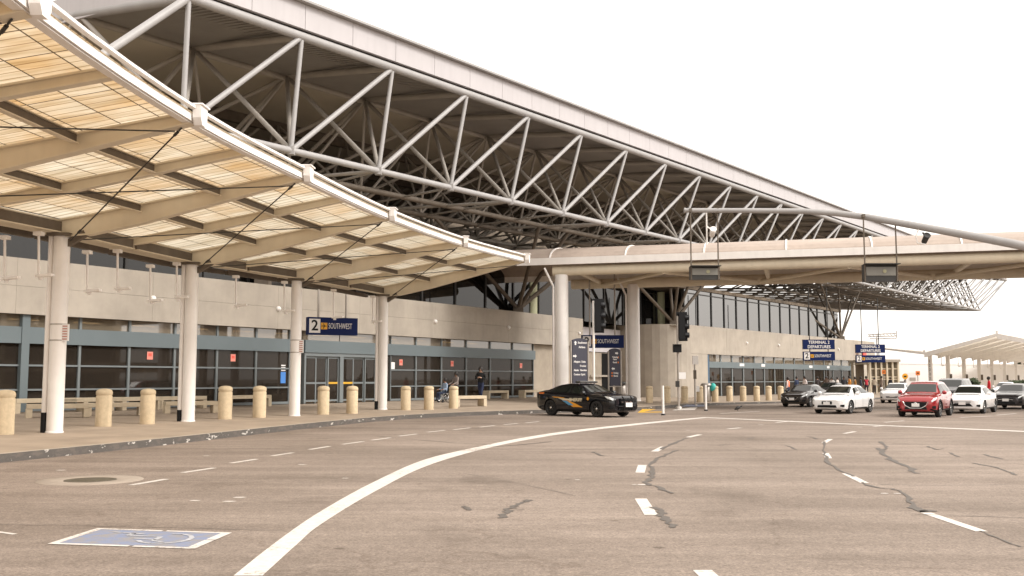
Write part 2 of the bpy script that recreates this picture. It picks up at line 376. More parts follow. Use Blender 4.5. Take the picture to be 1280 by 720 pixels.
# ------------------------------------------------------------------ ground
mb = MB(); mb.quad((-3000, -3000, 0), (3000, -3000, 0), (3000, 3000, 0), (-3000, 3000, 0))
road = struct(mb, 'road', 'asphalt')
mb = MB()
for i in range(len(K) - 1):
    def top(j, t):
        p = K[j].lerp(B[j], t); p.z = KH[j] + (B[j].z - KH[j]) * t; return p
    def inn(j):
        d = (B[j] - K[j]); d.z = 0; t = .16 / d.length; return top(j, t)
    a, b2 = K[i].copy(), K[i + 1].copy(); a.z = b2.z = -.05
    ka, kb = top(i, 0), top(i + 1, 0)
    mb.add([a, b2, kb, ka], [(0, 1, 2, 3)], 1); mb.add([ka, kb, inn(i + 1), inn(i)], [(0, 1, 2, 3)], 2)
    mb.add([inn(i), inn(i + 1), top(i + 1, 1), top(i, 1)], [(0, 1, 2, 3)], 0)
sidewalk = struct(mb, 'sidewalk', ['sidewalk', 'kerb', 'kerbtop'])
bvh = BVHTree.FromPolygons([tuple(v) for v in mb.v], mb.f)
def FL(px, py):                             # where a photo pixel meets the sidewalk (or the road)
    h = bvh.ray_cast(Vector((0, 0, CZ)), ray(px, py).normalized())
    return h[0] if h[0] is not None and h[0].y < 140 else G(px, py)
def floor_z(x, y):
    h = bvh.ray_cast(Vector((x, y, 5)), Vector((0, 0, -1))); return h[0].z if h[0] is not None else 0

# --- road markings (painted sheets, 4 mm up), children of the road
def strip(mb, left, right, z=.004, mi=0):
    for i in range(len(left) - 1):
        v = [Vector((p.x, p.y, z)) for p in (left[i], right[i], right[i + 1], left[i + 1])]
        mb.add(v, [(0, 1, 2, 3)], mi)
mb = MB()
cen = [(310, 720), (375, 669), (400, 648.5), (465.6, 609.5), (531, 579), (597, 556), (662.5, 547.5), (728, 538), (820, 528), (882, 521.9)]
lp = [(292, 720), (345, 678), (400, 640), (465.6, 603.5), (531, 574.6), (597, 558.8), (662.5, 545.8), (728, 536.6), (820, 526.9), (882, 521.4)]
rp = [(328, 720), (372, 680), (402, 655), (466, 616), (531, 583.5), (597, 563.3), (662.5, 549.2), (728, 539.2), (820, 528.8), (882, 522.5)]
strip(mb, cat([G(*p) for p in lp], 5), cat([G(*p) for p in rp], 5)); mb.build('edge_line', 'line', road)
mb = MB(); strip(mb, [G(882, 521.6), G(1080, 530.5), G(1290, 539.2)], [G(882, 522.3), G(1080, 531.4), G(1290, 540.4)], .0042)
mb.build('stop_line', 'line', road)
def dash(mb, a, b, w):
    a, b = G(*a), G(*b); d = (b - a).normalized(); n = Vector((-d.y, d.x, 0)) * w / 2
    mb.add([Vector((p.x, p.y, .004)) for p in (a - n, a + n, b + n, b - n)], [(0, 1, 2, 3)])
mb = MB()
for a, b in [((164, 606.5), (208, 599)), ((228, 591), (268, 585)), ((289, 579), (321, 574)), ((340, 570), (366, 566)), ((387, 562), (412, 558)), ((428, 555.5), (454, 552)), ((465, 550.3), (488, 547.2)), ((499, 545.2), (521, 542.6)), ((534, 540.3), (556, 538)), ((567, 537.2), (588, 534.8)), ((600, 534), (618, 532)), ((630, 531), (647, 529.3)), ((657, 528.7), (674, 527))]:
    dash(mb, a, b, .13)
dash(mb, (-30, 661.5), (19, 668), .06)
for a, b in [((801, 623.5), (814, 644)), ((803, 581.5), (800, 591)), ((818, 564.5), (830, 558.5)), ((860, 546.7), (875, 543.3)), ((910, 536.2), (926, 534.8)), ((878, 713), (896, 730))]: dash(mb, a, b, .17)
for a, b in [((1157, 641), (1227, 664.5)), ((1057, 592), (1081, 604)), ((1032, 566.5), (1036, 573)), ((1030, 553.5), (1038, 549)), ((1055, 542), (1069, 539.5)), ((1092, 533.5), (1106, 532)), ((970, 528.3), (990, 526.3)), ((1106, 528), (1130, 526)), ((900, 517), (950, 514.2)), ((1085, 513), (1120, 511)), ((930, 506.7), (985, 505)), ((1200, 522), (1240, 520)), ((1245, 519), (1270, 517))]: dash(mb, a, b, .14)
mb.build('lane_dashes', 'line', road)
# disabled-parking panel
mb = MB(); c4 = [G(59, 680.4), G(121.4, 660.7), G(290, 666.3), G(243, 686.7)]
def pq(u, v): return c4[0].lerp(c4[3], u).lerp(c4[1].lerp(c4[2], u), v)
def pz(u, v, z=.0): p = pq(u, v); p.z = z; return p
mb.add([pz(.05, .06, .004), pz(.95, .06, .004), pz(.95, .94, .004), pz(.05, .94, .004)], [(0, 1, 2, 3)], 1)
for (u0, v0, u1, v1) in [(0, 0, .55, .07), (.58, 0, 1, .07), (0, .94, .5, 1), (.53, .94, 1, 1), (0, .07, .055, .93), (.935, .07, 1, .5), (.935, .53, 1, .94)]:
    mb.add([pz(u0, v0, .006), pz(u1, v0, .006), pz(u1, v1, .006), pz(u0, v1, .006)], [(0, 1, 2, 3)], 0)
def seg(p, q, w):
    p, q = Vector(p), Vector(q); d = (q - p).normalized(); n = Vector((-d.y, d.x)) * w
    mb.add([pz(x.x, x.y, .008) for x in (p - n, p + n, q + n, q - n)], [(0, 1, 2, 3)], 2)
ctr = (.66, .5)
for i in range(9):
    a0 = R(-150 + i * 28); a1 = R(-150 + (i + 1) * 28)
    seg((ctr[0] + .17 * math.cos(a0), .5 + .3 * math.sin(a0)), (ctr[0] + .17 * math.cos(a1), .5 + .3 * math.sin(a1)), .018)
for p, q in [((.28, .75), (.45, .72)), ((.36, .6), (.6, .6)), ((.6, .6), (.62, .35)), ((.62, .35), (.7, .3)), ((.36, .75), (.36, .6)), ((.45, .45), (.62, .42)), ((.2, .78), (.26, .76))]: seg(p, q, .018)
M['fadedwhite'] = mat('faded_symbol', (.42, .42, .44), .8, var=.35, vscale=9)
mb.build('disabled_parking_panel', ['line', 'bluegreypaint', 'fadedwhite'], road)
# old painted line remnants and tar-sealed cracks
mb = MB()
def crackline(pts, w, seed=0):
    w *= .68
    rr = random.Random(seed); P = cat([G(*p) for p in pts], 5); L = []; Rr = []
    for i, p in enumerate(P):
        d = (P[min(i + 1, len(P) - 1)] - P[max(i - 1, 0)]).normalized(); n = Vector((-d.y, d.x, 0)); w2 = w * rr.uniform(.35, 1.25)
        o = n * rr.uniform(-.45, .45) * w
        L.append(p + o + n * w2 / 2); Rr.append(p + o - n * w2 / 2)
    strip(mb, L, Rr, .005 + rr.random() * .002)
crackline([(-30, 655.5), (60, 657), (180, 659), (360, 664)], .022, 40)
crackline([(627, 648), (632, 640), (640, 634), (650, 629), (662, 625)], .16, 1)
crackline([(579, 633), (588, 638)], .12, 2)
crackline([(640, 638), (655, 637)], .03, 22)
crackline([(842, 660), (832, 650), (826, 642), (820, 634)], .16, 3)
crackline([(838, 617), (822, 609), (808, 604), (814, 596), (816, 588), (812, 581), (822, 573), (836, 567), (848, 563)], .14, 4)
crackline([(828, 562), (842, 554), (858, 548)], .16, 5)
crackline([(741, 565), (749, 569), (756, 570)], .14, 6)
crackline([(1032, 552), (1030, 563), (1035, 577), (1047, 586), (1068, 596)], .12, 7)
crackline([(1075, 603), (1098, 610), (1118, 612), (1135, 622), (1140, 632), (1156, 640)], .12, 8)
crackline([(1140, 634), (1158, 640), (1164, 638)], .25, 18)
crackline([(1225, 664), (1250, 674), (1275, 684)], .05, 9)
crackline([(1098, 560), (1110, 572), (1130, 582), (1148, 592)], .18, 10)
crackline([(1100, 552), (1108, 560), (1100, 563)], .16, 11)
crackline([(1160, 558), (1170, 562), (1180, 561)], .14, 12); crackline([(1186, 566), (1200, 571)], .13, 13); crackline([(1228, 568), (1252, 574)], .14, 14)
crackline([(1218, 579), (1250, 586), (1270, 594)], .09, 15)
crackline([(1140, 643), (1200, 645), (1290, 648)], .035, 16); crackline([(1090, 588), (1160, 590), (1240, 592)], .03, 17)
crackline([(1100, 606), (1180, 607), (1260, 606)], .05, 19); crackline([(1008, 546), (1016, 547), (1022, 549)], .12, 20)
crackline([(981, 557), (990, 559), (994, 562)], .1, 21); crackline([(934, 549), (942, 547)], .1, 23); crackline([(900, 557), (907, 556)], .12, 24)
crackline([(580, 592), (640, 603), (720, 620)], .02, 25); crackline([(596, 559), (640, 557), (690, 552)], .09, 26); crackline([(470, 545), (560, 553), (615, 556)], .06, 27)
mb.build('tar_patches', 'tar', road)
# pale paint remnants
mb = MB(); rr = random.Random(3)
for px, py in [(432, 598), (378, 581), (244, 626), (287, 627), (300, 622), (722, 600), (793, 606), (805, 606), (1106, 617), (1122, 617), (951, 531), (860, 538), (1075, 534), (258, 570), (77, 588)]:
    a = G(px, py); w = rr.uniform(.05, .13); mb.add([a + Vector((x * w, y * w * .6, .005)) for x, y in ((-1, -.6), (.3, -1), (1, .2), (.2, .9), (-.7, .7))], [(0, 1, 2, 3, 4)])
mb.build('paint_scraps', 'line', road)
# kerb-cut paint
mb = MB()
a = [FL(797, 516), FL(829, 515.5), FL(828, 511.5), FL(803, 511.5)]
mb.add([p + Vector((0, 0, .006)) for p in a], [(0, 1, 2, 3)], 0)
a = [FL(852, 508.5), FL(880, 508.5), FL(884, 506), FL(858, 506)]; mb.add([p + Vector((0, 0, .006)) for p in a], [(0, 1, 2, 3)], 1)
a = [FL(840, 513), FL(868, 512.5), FL(872, 509.3), FL(852, 509.3)]; mb.add([p + Vector((0, 0, .007)) for p in a], [(0, 1, 2, 3)], 2)
mb.build('kerb_cut_paint', ['yellow', 'bluegreypaint', 'line'], sidewalk)
# manhole
mc = G(113, 600.5)
t = thing('manhole', 'round iron manhole cover in a pale concrete ring on the road', 'manhole', (mc.x, mc.y, 0))
mb = MB(); mb.lathe((mc.x, mc.y, 0), [(.85, .001), (.84, .010), (.43, .010), (.42, .005)], 48, caps=False); mb.build('concrete_ring', 'ringcon', t)
mb = MB(); mb.lathe((mc.x, mc.y, 0), [(.415, .0), (.415, .012), (.39, .014), (.38, .010), (.25, .010), (.24, .014), (.05, .014)], 40); mb.build('iron_cover', 'manhole', t)

# ------------------------------------------------------------------ terminal building
bld = thing('terminal_building', 'long tan airport terminal with blue grey glass front and huge steel truss roof', 'building', FP(20, 0))
S_L = -26; S_E1 = fs(667); S_BE = fs(724)
# concrete band of panels
mb = MB(); joints = [S_L] + [fs(-150), fs(10), fs(182), fs(340), fs(443), fs(537.7), fs(630)] + [S_BE]
for i in range(len(joints) - 1):
    a, b = joints[i] + .004, joints[i + 1] - .004
    for z0, z1 in ((4.2, 5.27), (5.279, 6.35)):
        mb.prism([FP(a, z0, .35), FP(b, z0, .35), FP(b, z1, .35), FP(a, z1, .35)], -NO * .25)
mb.prism([FP(S_L, 4.22, .09), FP(S_BE - .02, 4.22, .09), FP(S_BE - .02, 6.3, .09), FP(S_L, 6.3, .09)], -NO * .6)
mb.build('concrete_band', 'concrete', bld)
for px in (182, 340, 537.7, 630, 722):
    mb = MB(); s = fs(px) - (.4 if px == 722 else 0); p = FP(s, 5.2, .35); ax = Matrix((U, Vector((0, 0, 1)), NO)).transposed()
    mb.lathe(p, [(.13, 0), (.13, .05), (.09, .12), (.02, .14)], 14, axis=ax); mb.build('wall_light', 'white', bld)
# soffit under band + pier
mb = MB(); mb.prism([FP(S_L, 4.2, -.02), FP(S_BE, 4.2, -.02), FP(S_BE, 4.2, -6), FP(S_L, 4.2, -6)], (0, 0, .1)); mb.build('soffit', 'interior', bld)
mb = MB(); mb.prism([FP(S_E1 + .06, .3, -.1), FP(S_BE - .3, .3, -.1), FP(S_BE - .3, 4.19, -.1), FP(S_E1 + .06, 4.19, -.1)], -NO * 5.2); mb.build('pier_wall', 'concrete_inner', bld)
# interior shell
mb = MB()
mb.prism([FP(S_L, .3, -7), FP(S_E1, .3, -7), FP(S_E1, 4.2, -7), FP(S_L, 4.2, -7)], -NO * .2)
mb.build('interior_wall', 'interior', bld)
mb = MB(); mb.prism([FP(S_L, .45, -.1), FP(S_E1, .45, -.1), FP(S_E1, .45, -7), FP(S_L, .45, -7)], (0, 0, -.2)); mb.build('interior_floor', 'intfloor', bld)
# interior counters / silhouettes inside
mb = MB(); rr = random.Random(11)
for i in range(22):
    s = rr.uniform(-14, S_E1 - 2); d = rr.uniform(-5.5, -2); h = rr.uniform(.7, 1.9); w = rr.uniform(.4, 1.8)
    mb.prism([FP(s, .45, d), FP(s + w, .45, d), FP(s + w, .45, d - .5), FP(s, .45, d - .5)], (0, 0, h), mi=rr.choice([0, 0, 1]))
mb.build('interior_counters', ['dark', 'concrete_inner'], bld)
mb = MB()
for i in range(16):
    s = -10 + i * 3; mb.prism([FP(s, 4.15, -2.5), FP(s + 1.2, 4.15, -2.5), FP(s + 1.2, 4.15, -2.8), FP(s, 4.15, -2.8)], (0, 0, .03))
M['lamp'] = mat('ceiling_lamp', (.9, .8, .6), .5); M['lamp'].node_tree.nodes['Principled BSDF'].inputs['Emission Color'].default_value = (1, .75, .45, 1); M['lamp'].node_tree.nodes['Principled BSDF'].inputs['Emission Strength'].default_value = 7
mb.build('ceiling_lamps', 'lamp', bld)
# ground floor glazing, bay by bay
Z_T, Z_S, Z_R2, Z_R1, Z_B = 3.72, 3.08, 2.235, 1.29, .46
mull = [fs(p) for p in (-260, -150, -60, 30, 98, 160, 217, 270, 319, 361)] ; doorL, doorM, doorR = fs(377), fs(424), fs(470)
mull2 = [fs(p) for p in (487, 519, 551, 582, 612, 640, 666)]
def pane_bay(a, b, door=False):
    w = MB(); t = .055
    for s in (a, b): w.prism([FP(s - t / 2 + (t / 2 if s == a else -t / 2), Z_B, .08), FP(s + t / 2 + (t / 2 if s == a else -t / 2), Z_B, .08), FP(s + t / 2 + (t / 2 if s == a else -t / 2), 4.2, .08), FP(s - t / 2 + (t / 2 if s == a else -t / 2), 4.2, .08)], -NO * .14)
    for z in (Z_R2, Z_R1): w.prism([FP(a + t, z - .035, .07), FP(b - t, z - .035, .07), FP(b - t, z + .035, .07), FP(a + t, z + .035, .07)], -NO * .12)
    w.prism([FP(a + t, Z_B, .07), FP(b - t, Z_B, .07), FP(b - t, Z_B + .12, .07), FP(a + t, Z_B + .12, .07)], -NO * .12)
    win = w.build('window', 'mullion', bld)
    g = MB(); g.prism([FP(a + t, Z_B + .1, 0), FP(b - t, Z_B + .1, 0), FP(b - t, Z_S + .02, 0), FP(a + t, Z_S + .02, 0)], -NO * .012)
    g.build('pane', 'glass', win)
    g = MB(); g.prism([FP(a + t, Z_T - .02, 0), FP(b - t, Z_T - .02, 0), FP(b - t, 4.2, 0), FP(a + t, 4.2, 0)], -NO * .012)
    g.build('transom_pane', 'glasstr', win)
for i in range(len(mull) - 1): pane_bay(mull[i], mull[i + 1])
for i in range(len(mull2) - 1): pane_bay(mull2[i], mull2[i + 1])
# thick post by the vestibule
mb = MB(); s = fs(28); mb.prism([FP(s - .18, .3, .2), FP(s + .14, .3, .2), FP(s + .14, 4.19, .2), FP(s - .18, 4.19, .2)], -NO * .3); mb.build('frame_post', 'bluegrey', bld)
for a, b in ((S_L, doorL - .02), (doorL - .01, doorR + .01), (doorR + .02, S_E1)):
    mb = MB(); dd = .26 if a == doorL - .01 else .16
    mb.prism([FP(a, Z_S, dd), FP(b, Z_S, dd), FP(b, Z_T, dd), FP(a, Z_T, dd)], -NO * (dd + .1)); mb.build('spandrel', 'bluegrey', bld)
# transoms above doors
for a, b in ((mull[-1], doorL), (doorL, doorM), (doorM, doorR), (doorR, mull2[0])):
    g = MB(); g.prism([FP(a + .03, Z_T, 0), FP(b - .03, Z_T, 0), FP(b - .03, 4.2, 0), FP(a + .03, 4.2, 0)], -NO * .012); g.build('transom_pane', 'glasstr', bld)
for a, b in ((mull[-1], doorL), (doorR, mull2[0])): 
    g = MB(); g.prism([FP(a + .03, Z_B, 0), FP(b - .03, Z_B, 0), FP(b - .03, Z_S, 0), FP(a + .03, Z_S, 0)], -NO * .012); g.build('side_pane', 'glass', bld)
# automatic doors
for a, b in ((doorL, doorM), (doorM, doorR)):
    fr = MB()
    for s in (a, b - .14): fr.prism([FP(s, Z_B, .2), FP(s + .14, Z_B, .2), FP(s + .14, Z_S, .2), FP(s, Z_S, .2)], -NO * .3)
    fr.prism([FP(a + .14, 2.9, .2), FP(b - .14, 2.9, .2), FP(b - .14, Z_S - .002, .2), FP(a + .14, Z_S - .002, .2)], -NO * .3)
    dr = fr.build('door', 'mullion', bld); n = 3; w = (b - a - .28) / n
    for k in range(n):
        s0 = a + .14 + k * w; d = .1 if k != 1 else .03; lf = MB()
        for s in (s0, s0 + w - .08): lf.prism([FP(s, Z_B, d), FP(s + .08, Z_B, d), FP(s + .08, 2.9, d), FP(s, 2.9, d)], -NO * .05)
        for z in (Z_B + .12, 1.5, 2.84): lf.prism([FP(s0 + .08, z - .05, d), FP(s0 + w - .08, z - .05, d), FP(s0 + w - .08, z + .05, d), FP(s0 + .08, z + .05, d)], -NO * .05, 1 if (z == 1.5 and k == 2 - (a == doorM) * 2) else 0)
        lf.prism([FP(s0 + .08, Z_B + .1, d - .02), FP(s0 + w - .08, Z_B + .1, d - .02), FP(s0 + w - .08, 2.84, d - .02), FP(s0 + .08, 2.84, d - .02)], -NO * .01, 2)
        lf.build('door_leaf', ['mullion', 'yellow', 'glass'], dr)
# notices on the glass
for px, py in [(187, 444.5), (291, 447.3), (501, 453), (565, 454.5), (651, 457)]:
    s, z = fs(px), fz(px, py); mb = MB(); mb.prism([FP(s - .15, z - .17, .02), FP(s + .15, z - .17, .02), FP(s + .15, z + .17, .02), FP(s - .15, z + .17, .02)], -NO * .01, 0)
    mb.prism([FP(s - .09, z - .03, .026), FP(s + .09, z - .03, .026), FP(s + .09, z + .1, .026), FP(s - .09, z + .1, .026)], -NO * .004, 1); mb.build('window_notice', ['pink', 'red'], bld)
s, z = fs(354), fz(354, 470); mb = MB(); mb.prism([FP(s - .17, z - .36, .02), FP(s + .17, z - .36, .02), FP(s + .17, z + .2, .02), FP(s - .17, z + .2, .02)], -NO * .01, 0)
for k in range(3): mb.prism([FP(s - .15, z + .26 + k * .12, .02), FP(s + .15, z + .26 + k * .12, .02), FP(s + .15, z + .32 + k * .12, .02), FP(s - .15, z + .32 + k * .12, .02)], -NO * .01, 1)
mb.build('blue_poster', ['blue', 'signwhite'], bld)
s, z = fs(491), fz(491, 457); mb = MB(); mb.prism([FP(s - .16, z - .2, .02), FP(s + .16, z - .2, .02), FP(s + .16, z + .2, .02), FP(s - .16, z + .2, .02)], -NO * .01); mb.build('white_notice', 'signwhite', bld)
# hanging mirror-writing transom signs are reflections: left to the glass
# --- recess with entrance between the two blocks
RD = -2.2
sa, sb = S_BE - .4, fs(819, RD)
mb = MB(); mb.prism([FP(sa, .15, RD), FP(sb, .15, RD), FP(sb, 3.95, RD), FP(sa, 3.95, RD)], -NO * .2)
mb.build('recess_wall', 'concrete_inner', bld)
M['lilac'] = mat('pale_panel', (.72, .69, .71), .35, var=.05)
mb = MB(); mb.prism([FP(sa, 4.0, RD + .1), FP(fs(783, RD), 4.0, RD + .1), FP(fs(783, RD), 6.0, RD + .1), FP(sa, 6.0, RD + .1)], -NO * .2); mb.build('pale_panel', 'lilac', bld)
M['greentint'] = glass('green_glass', (.5, .55, .42), 1.6, .3, base=(.16, .17, .11))
mb = MB(); mb.prism([FP(fs(800, RD), .2, RD + .12), FP(sb, .2, RD + .12), FP(sb, 6.2, RD + .12), FP(fs(800, RD), 6.2, RD + .12)], -NO * .1); mb.build('green_pane', 'greentint', bld)
for z in (3.2, 4.6, 5.9):
    mb = MB(); mb.prism([FP(fs(797, RD), z, RD + .2), FP(sb, z, RD + .2), FP(sb, z + .1, RD + .2), FP(fs(797, RD), z + .1, RD + .2)], -NO * .1); mb.build('ledge', 'white', bld)
for p0, p1 in ((752, 765), (783, 797)):
    mb = MB(); mb.prism([FP(fs(p0, RD), .2, RD + .06), FP(fs(p1, RD), .2, RD + .06), FP(fs(p1, RD), 3.9, RD + .06), FP(fs(p0, RD), 3.9, RD + .06)], -NO * .1); mb.build('dark_doorway', 'black', bld)
mb = MB(); s, z = fs(811, RD), 2.4; mb.prism([FP(s - .2, z, RD + .16), FP(s + .2, z, RD + .16), FP(s + .2, z + .4, RD + .16), FP(s - .2, z + .4, RD + .16)], -NO * .01); mb.build('window_notice', 'pink', bld)
mb = MB(); mb.prism([FP(fs(735, RD), 1.9, RD + .3), FP(fs(783, RD), 1.9, RD + .3), FP(fs(783, RD), 2.05, RD + .3), FP(fs(735, RD), 2.05, RD + .3)], -NO * .1); mb.build('hand_rail', 'concrete', bld)

# --- second block
Q0 = Py(860, 450, 88); Q0.z = 0; Q1 = Py(1064, 450, 122); Q1.z = 0
U2 = (Q1 - Q0).normalized(); N2 = Vector((U2.y, -U2.x, 0)); L2 = (Q1 - Q0).length
def GP(s, z, d=0): p = Q0 + U2 * s + N2 * d; return Vector((p.x, p.y, z))
def gs(px): return (plane_hit(px, 450, Q0, N2) - Q0).dot(U2)
g0 = gs(881); gE = gs(1064); gEnd = gs(1091)
mb = MB()
js = [0, gs(905), gs(948), gs(988), gs(1028), gs(1064), gEnd]
for i in range(len(js) - 1):
    a, b = js[i] + .01, js[i + 1] - .01
    mb.prism([GP(a, 3.95, .3), GP(b, 3.95, .3), GP(b, 6.45, .3), GP(a, 6.45, .3)], -N2 * .5)
# curved corner from s=0 back into the recess
cr = 3.4; prev = None
for i in range(9):
    a = R(90) * i / 8
    p = Q0 - U2 * (cr * math.sin(a)) + N2 * (.3 - cr + cr * math.cos(a))
    if prev is not None: mb.add([Vector((prev.x, prev.y, .05)), Vector((p.x, p.y, .05)), Vector((p.x, p.y, 6.45)), Vector((prev.x, prev.y, 6.45))], [(0, 1, 2, 3)], 0, True)
    prev = p
q = prev - N2 * 8; mb.add([Vector((prev.x, prev.y, .05)), Vector((q.x, q.y, .05)), Vector((q.x, q.y, 6.45)), Vector((prev.x, prev.y, 6.45))], [(0, 1, 2, 3)])
mb.prism([GP(0, .05, .28), GP(g0, .05, .28), GP(g0, 3.94, .28), GP(0, 3.94, .28)], -N2 * .4)
mb.prism([GP(gE, .05, .28), GP(gEnd, .05, .28), GP(gEnd, 3.94, .28), GP(gE, 3.94, .28)], -N2 * 12)
mb.prism([GP(-2, 6.3, .2), GP(gEnd, 6.3, .2), GP(gEnd, 6.3, -6), GP(-4, 6.3, -6)], (0, 0, .1))
mb.build('concrete_band', 'concrete', bld)
for px in (930, 970, 1010, 1045):
    p = GP(gs(px), 5.2, .3); mb = MB(); mb.lathe(p, [(.16, 0), (.16, .05), (.1, .14)], 12, axis=Matrix((U2, Vector((0, 0, 1)), N2)).transposed()); mb.build('wall_light', 'white', bld)
bays = [gs(p) for p in (884, 901, 915, 929, 943, 955, 968, 980, 993, 1005, 1017, 1030, 1041, 1052, 1063)]
for i in range(len(bays) - 1):
    a, b = bays[i], bays[i + 1]; w = MB(); t = .1
    for s in (a, b - t): w.prism([GP(s, .15, .02), GP(s + t, .15, .02), GP(s + t, 3.94, .02), GP(s, 3.94, .02)], -N2 * .15)
    w.prism([GP(a + t, 1.4, .0), GP(b - t, 1.4, .0), GP(b - t, 1.48, .0), GP(a + t, 1.48, .0)], -N2 * .1)
    win = w.build('window', 'mullion', bld)
    g = MB(); g.prism([GP(a + t, .15, -.05), GP(b - t, .15, -.05), GP(b - t, 2.75, -.05), GP(a + t, 2.75, -.05)], -N2 * .02); g.build('pane', 'glass', win)
    g = MB(); g.prism([GP(a + t, 3.3, -.05), GP(b - t, 3.3, -.05), GP(b - t, 3.94, -.05), GP(a + t, 3.94, -.05)], -N2 * .02); g.build('transom_pane', 'glasstr', win)
mb = MB(); mb.prism([GP(g0 + .1, 2.75, .12), GP(gE, 2.75, .12), GP(gE, 3.3, .12), GP(g0 + .1, 3.3, .12)], -N2 * .25); mb.build('spandrel', 'bluegrey', bld)
M['postblue'] = mat('post_blue', (.05, .10, .16), .5)
mb = MB(); mb.prism([GP(g0, .15, .2), GP(g0 + .5, .15, .2), GP(g0 + .5, 3.94, .2), GP(g0, 3.94, .2)], -N2 * .4); mb.build('frame_post', 'postblue', bld)
mb = MB(); mb.prism([GP(-4, .1, -8), GP(gE, .1, -8), GP(gE, 3.95, -8), GP(-4, 3.95, -8)], -N2 * .2); mb.build('interior_wall', 'interior', bld)
mb = MB(); rr = random.Random(5)
for i in range(26):
    s = rr.uniform(g0 + 1, gE - 2); d = rr.uniform(-6, -1.5); h = rr.uniform(.8, 1.9); w = rr.uniform(.4, 2.4)
    mb.prism([GP(s, .1, d), GP(s + w, .1, d), GP(s + w, .1, d - .5), GP(s, .1, d - .5)], (0, 0, h), mi=rr.choice([0, 1, 2]))
mb.build('interior_counters', ['dark', 'concrete_inner', 'signwhite'], bld)
for px, w in ((923, 1.0), (950, .9), (1010, .9), (1032, .8)):
    s = gs(px); mb = MB(); mb.prism([GP(s, 2.95, .14), GP(s + w, 2.95, .14), GP(s + w, 3.2, .14), GP(s, 3.2, .14)], -N2 * .02); mb.build('door_number_plate', 'signwhite', bld)
# dark slatted flank sign by the end of the block
mb = MB(); a, b = gs(1066.5), gs(1071); mb.prism([GP(a, 4.1, 1.2), GP(b, 4.1, 1.2), GP(b, 5.7, 1.2), GP(a + .5, 5.7, 1.2)], -N2 * .2); mb.build('red_logo_panel', 'red', bld)
# --- clerestory above the bands
CT = 9.8
def clear(P, s0, s1, step, d, z0, ztop, gm):
    xs = []; s = s0
    while s < s1: xs.append(s); s += step
    xs.append(s1)
    for i in range(len(xs) - 1):
        a, b = xs[i], xs[i + 1]; w = MB(); nn = NO if P is FP else N2
        w.prism([P(a, z0, d + .08), P(a + .14, z0, d + .08), P(a + .14, ztop, d + .08), P(a, ztop, d + .08)], -nn * .3)
        w.prism([P(a + .14, 9.4, d + .05), P(b, 9.4, d + .05), P(b, 9.5, d + .05), P(a + .14, 9.5, d + .05)], -nn * .2)
        win = w.build('clerestory_window', 'dark', bld)
        g = MB(); g.prism([P(a + .14, z0, d), P(b, z0, d), P(b, ztop, d), P(a + .14, ztop, d)], -nn * .02); g.build('pane', gm, win)
clear(FP, S_L, fs(838), 3.55, -.75, 6.3, CT, 'glassnear')
clear(GP, 1.0, gs(1058), 2.75, -.9, 6.4, CT, 'glassup')
mb = MB()     # core of the building behind the glass
mb.prism([FP(S_L, .2, -12), FP(S_BE + 12, .2, -12), FP(S_BE + 12, 9.7, -12), FP(S_L, 9.7, -12)], -NO * 20)
mb.prism([GP(-6, .2, -14), GP(gE - 1, .2, -14), GP(gE - 1, 9.7, -14), GP(-6, 9.7, -14)], -N2 * 20)
mb.prism([FP(S_L, 9.8, -.6), FP(S_BE + 11, 9.8, -.6), FP(S_BE + 11, 9.8, -32), FP(S_L, 9.8, -32)], (0, 0, .3))
mb.prism([GP(-7, 9.81, -.7), GP(gE - 1, 9.81, -.7), GP(gE - 1, 9.81, -34), GP(-7, 9.81, -34)], (0, 0, .3))
mb.prism([FP(S_L, 10.1, -30), FP(S_BE + 60, 10.1, -30), FP(S_BE + 60, 21, -30), FP(S_L, 21, -30)], -NO * .4)
mb.build('core_wall', 'interior', bld)
M['palegreen'] = mat('pale_inner_column', (.50, .50, .32), .6)
for px in (664, 825):
    p = Py(px, 380, 73 if px < 700 else 92); mb = MB(); mb.tube((p.x, p.y, 5), (p.x, p.y, 9.7), .45, n=16); mb.build('inner_column', 'palegreen', bld)

# --- the truss roof
B0 = Py(228, 157, 35.8); B1 = Py(1225, 388, 172); T0 = Py(236, -3, 36.0); T1 = Py(1258, 350, 178)
NB = 31
AL = Vector((B1.x - B0.x, B1.y - B0.y, 0)).normalized(); IN = Vector((-AL.y, AL.x, 0))
def bot(k, w=0): p = B0.lerp(B1, k / NB) + IN * w; p.z += w * .05; return p
def topn(k, w=0): p = T0.lerp(T1, k / NB) + IN * w; p.z += w * (.115 if w <= 7 else .115 * 7 / w + .03 * (w - 7) / w); return p
mb0 = MB()
roof = MB()
# deck: front corrugated strip (w 0..7), then soffit
nr = 560
deckm = MB()
for i in range(0, nr):
    f0 = NB * i / nr; f1 = NB * (i + .42) / nr; f2 = NB * (i + 1) / nr
    up = Vector((0, 0, .44)); dn = Vector((0, 0, .28))
    deckm.add([topn(f0, .3) + up, topn(f0, 7) + up, topn(f1, 7) + up, topn(f1, .3) + up], [(0, 1, 2, 3)], 1)  # recess faces in dark brown: rib shade painted into the colour
    deckm.add([topn(f1, .3) + dn, topn(f1, 7) + dn, topn(f2, 7) + dn, topn(f2, .3) + dn], [(0, 1, 2, 3)])
    deckm.add([topn(f1, .3) + up, topn(f1, 7) + up, topn(f1, 7) + dn, topn(f1, .3) + dn], [(0, 1, 2, 3)])
    deckm.add([topn(f2, .3) + dn, topn(f2, 7) + dn, topn(f2, 7) + up, topn(f2, .3) + up], [(0, 1, 2, 3)])
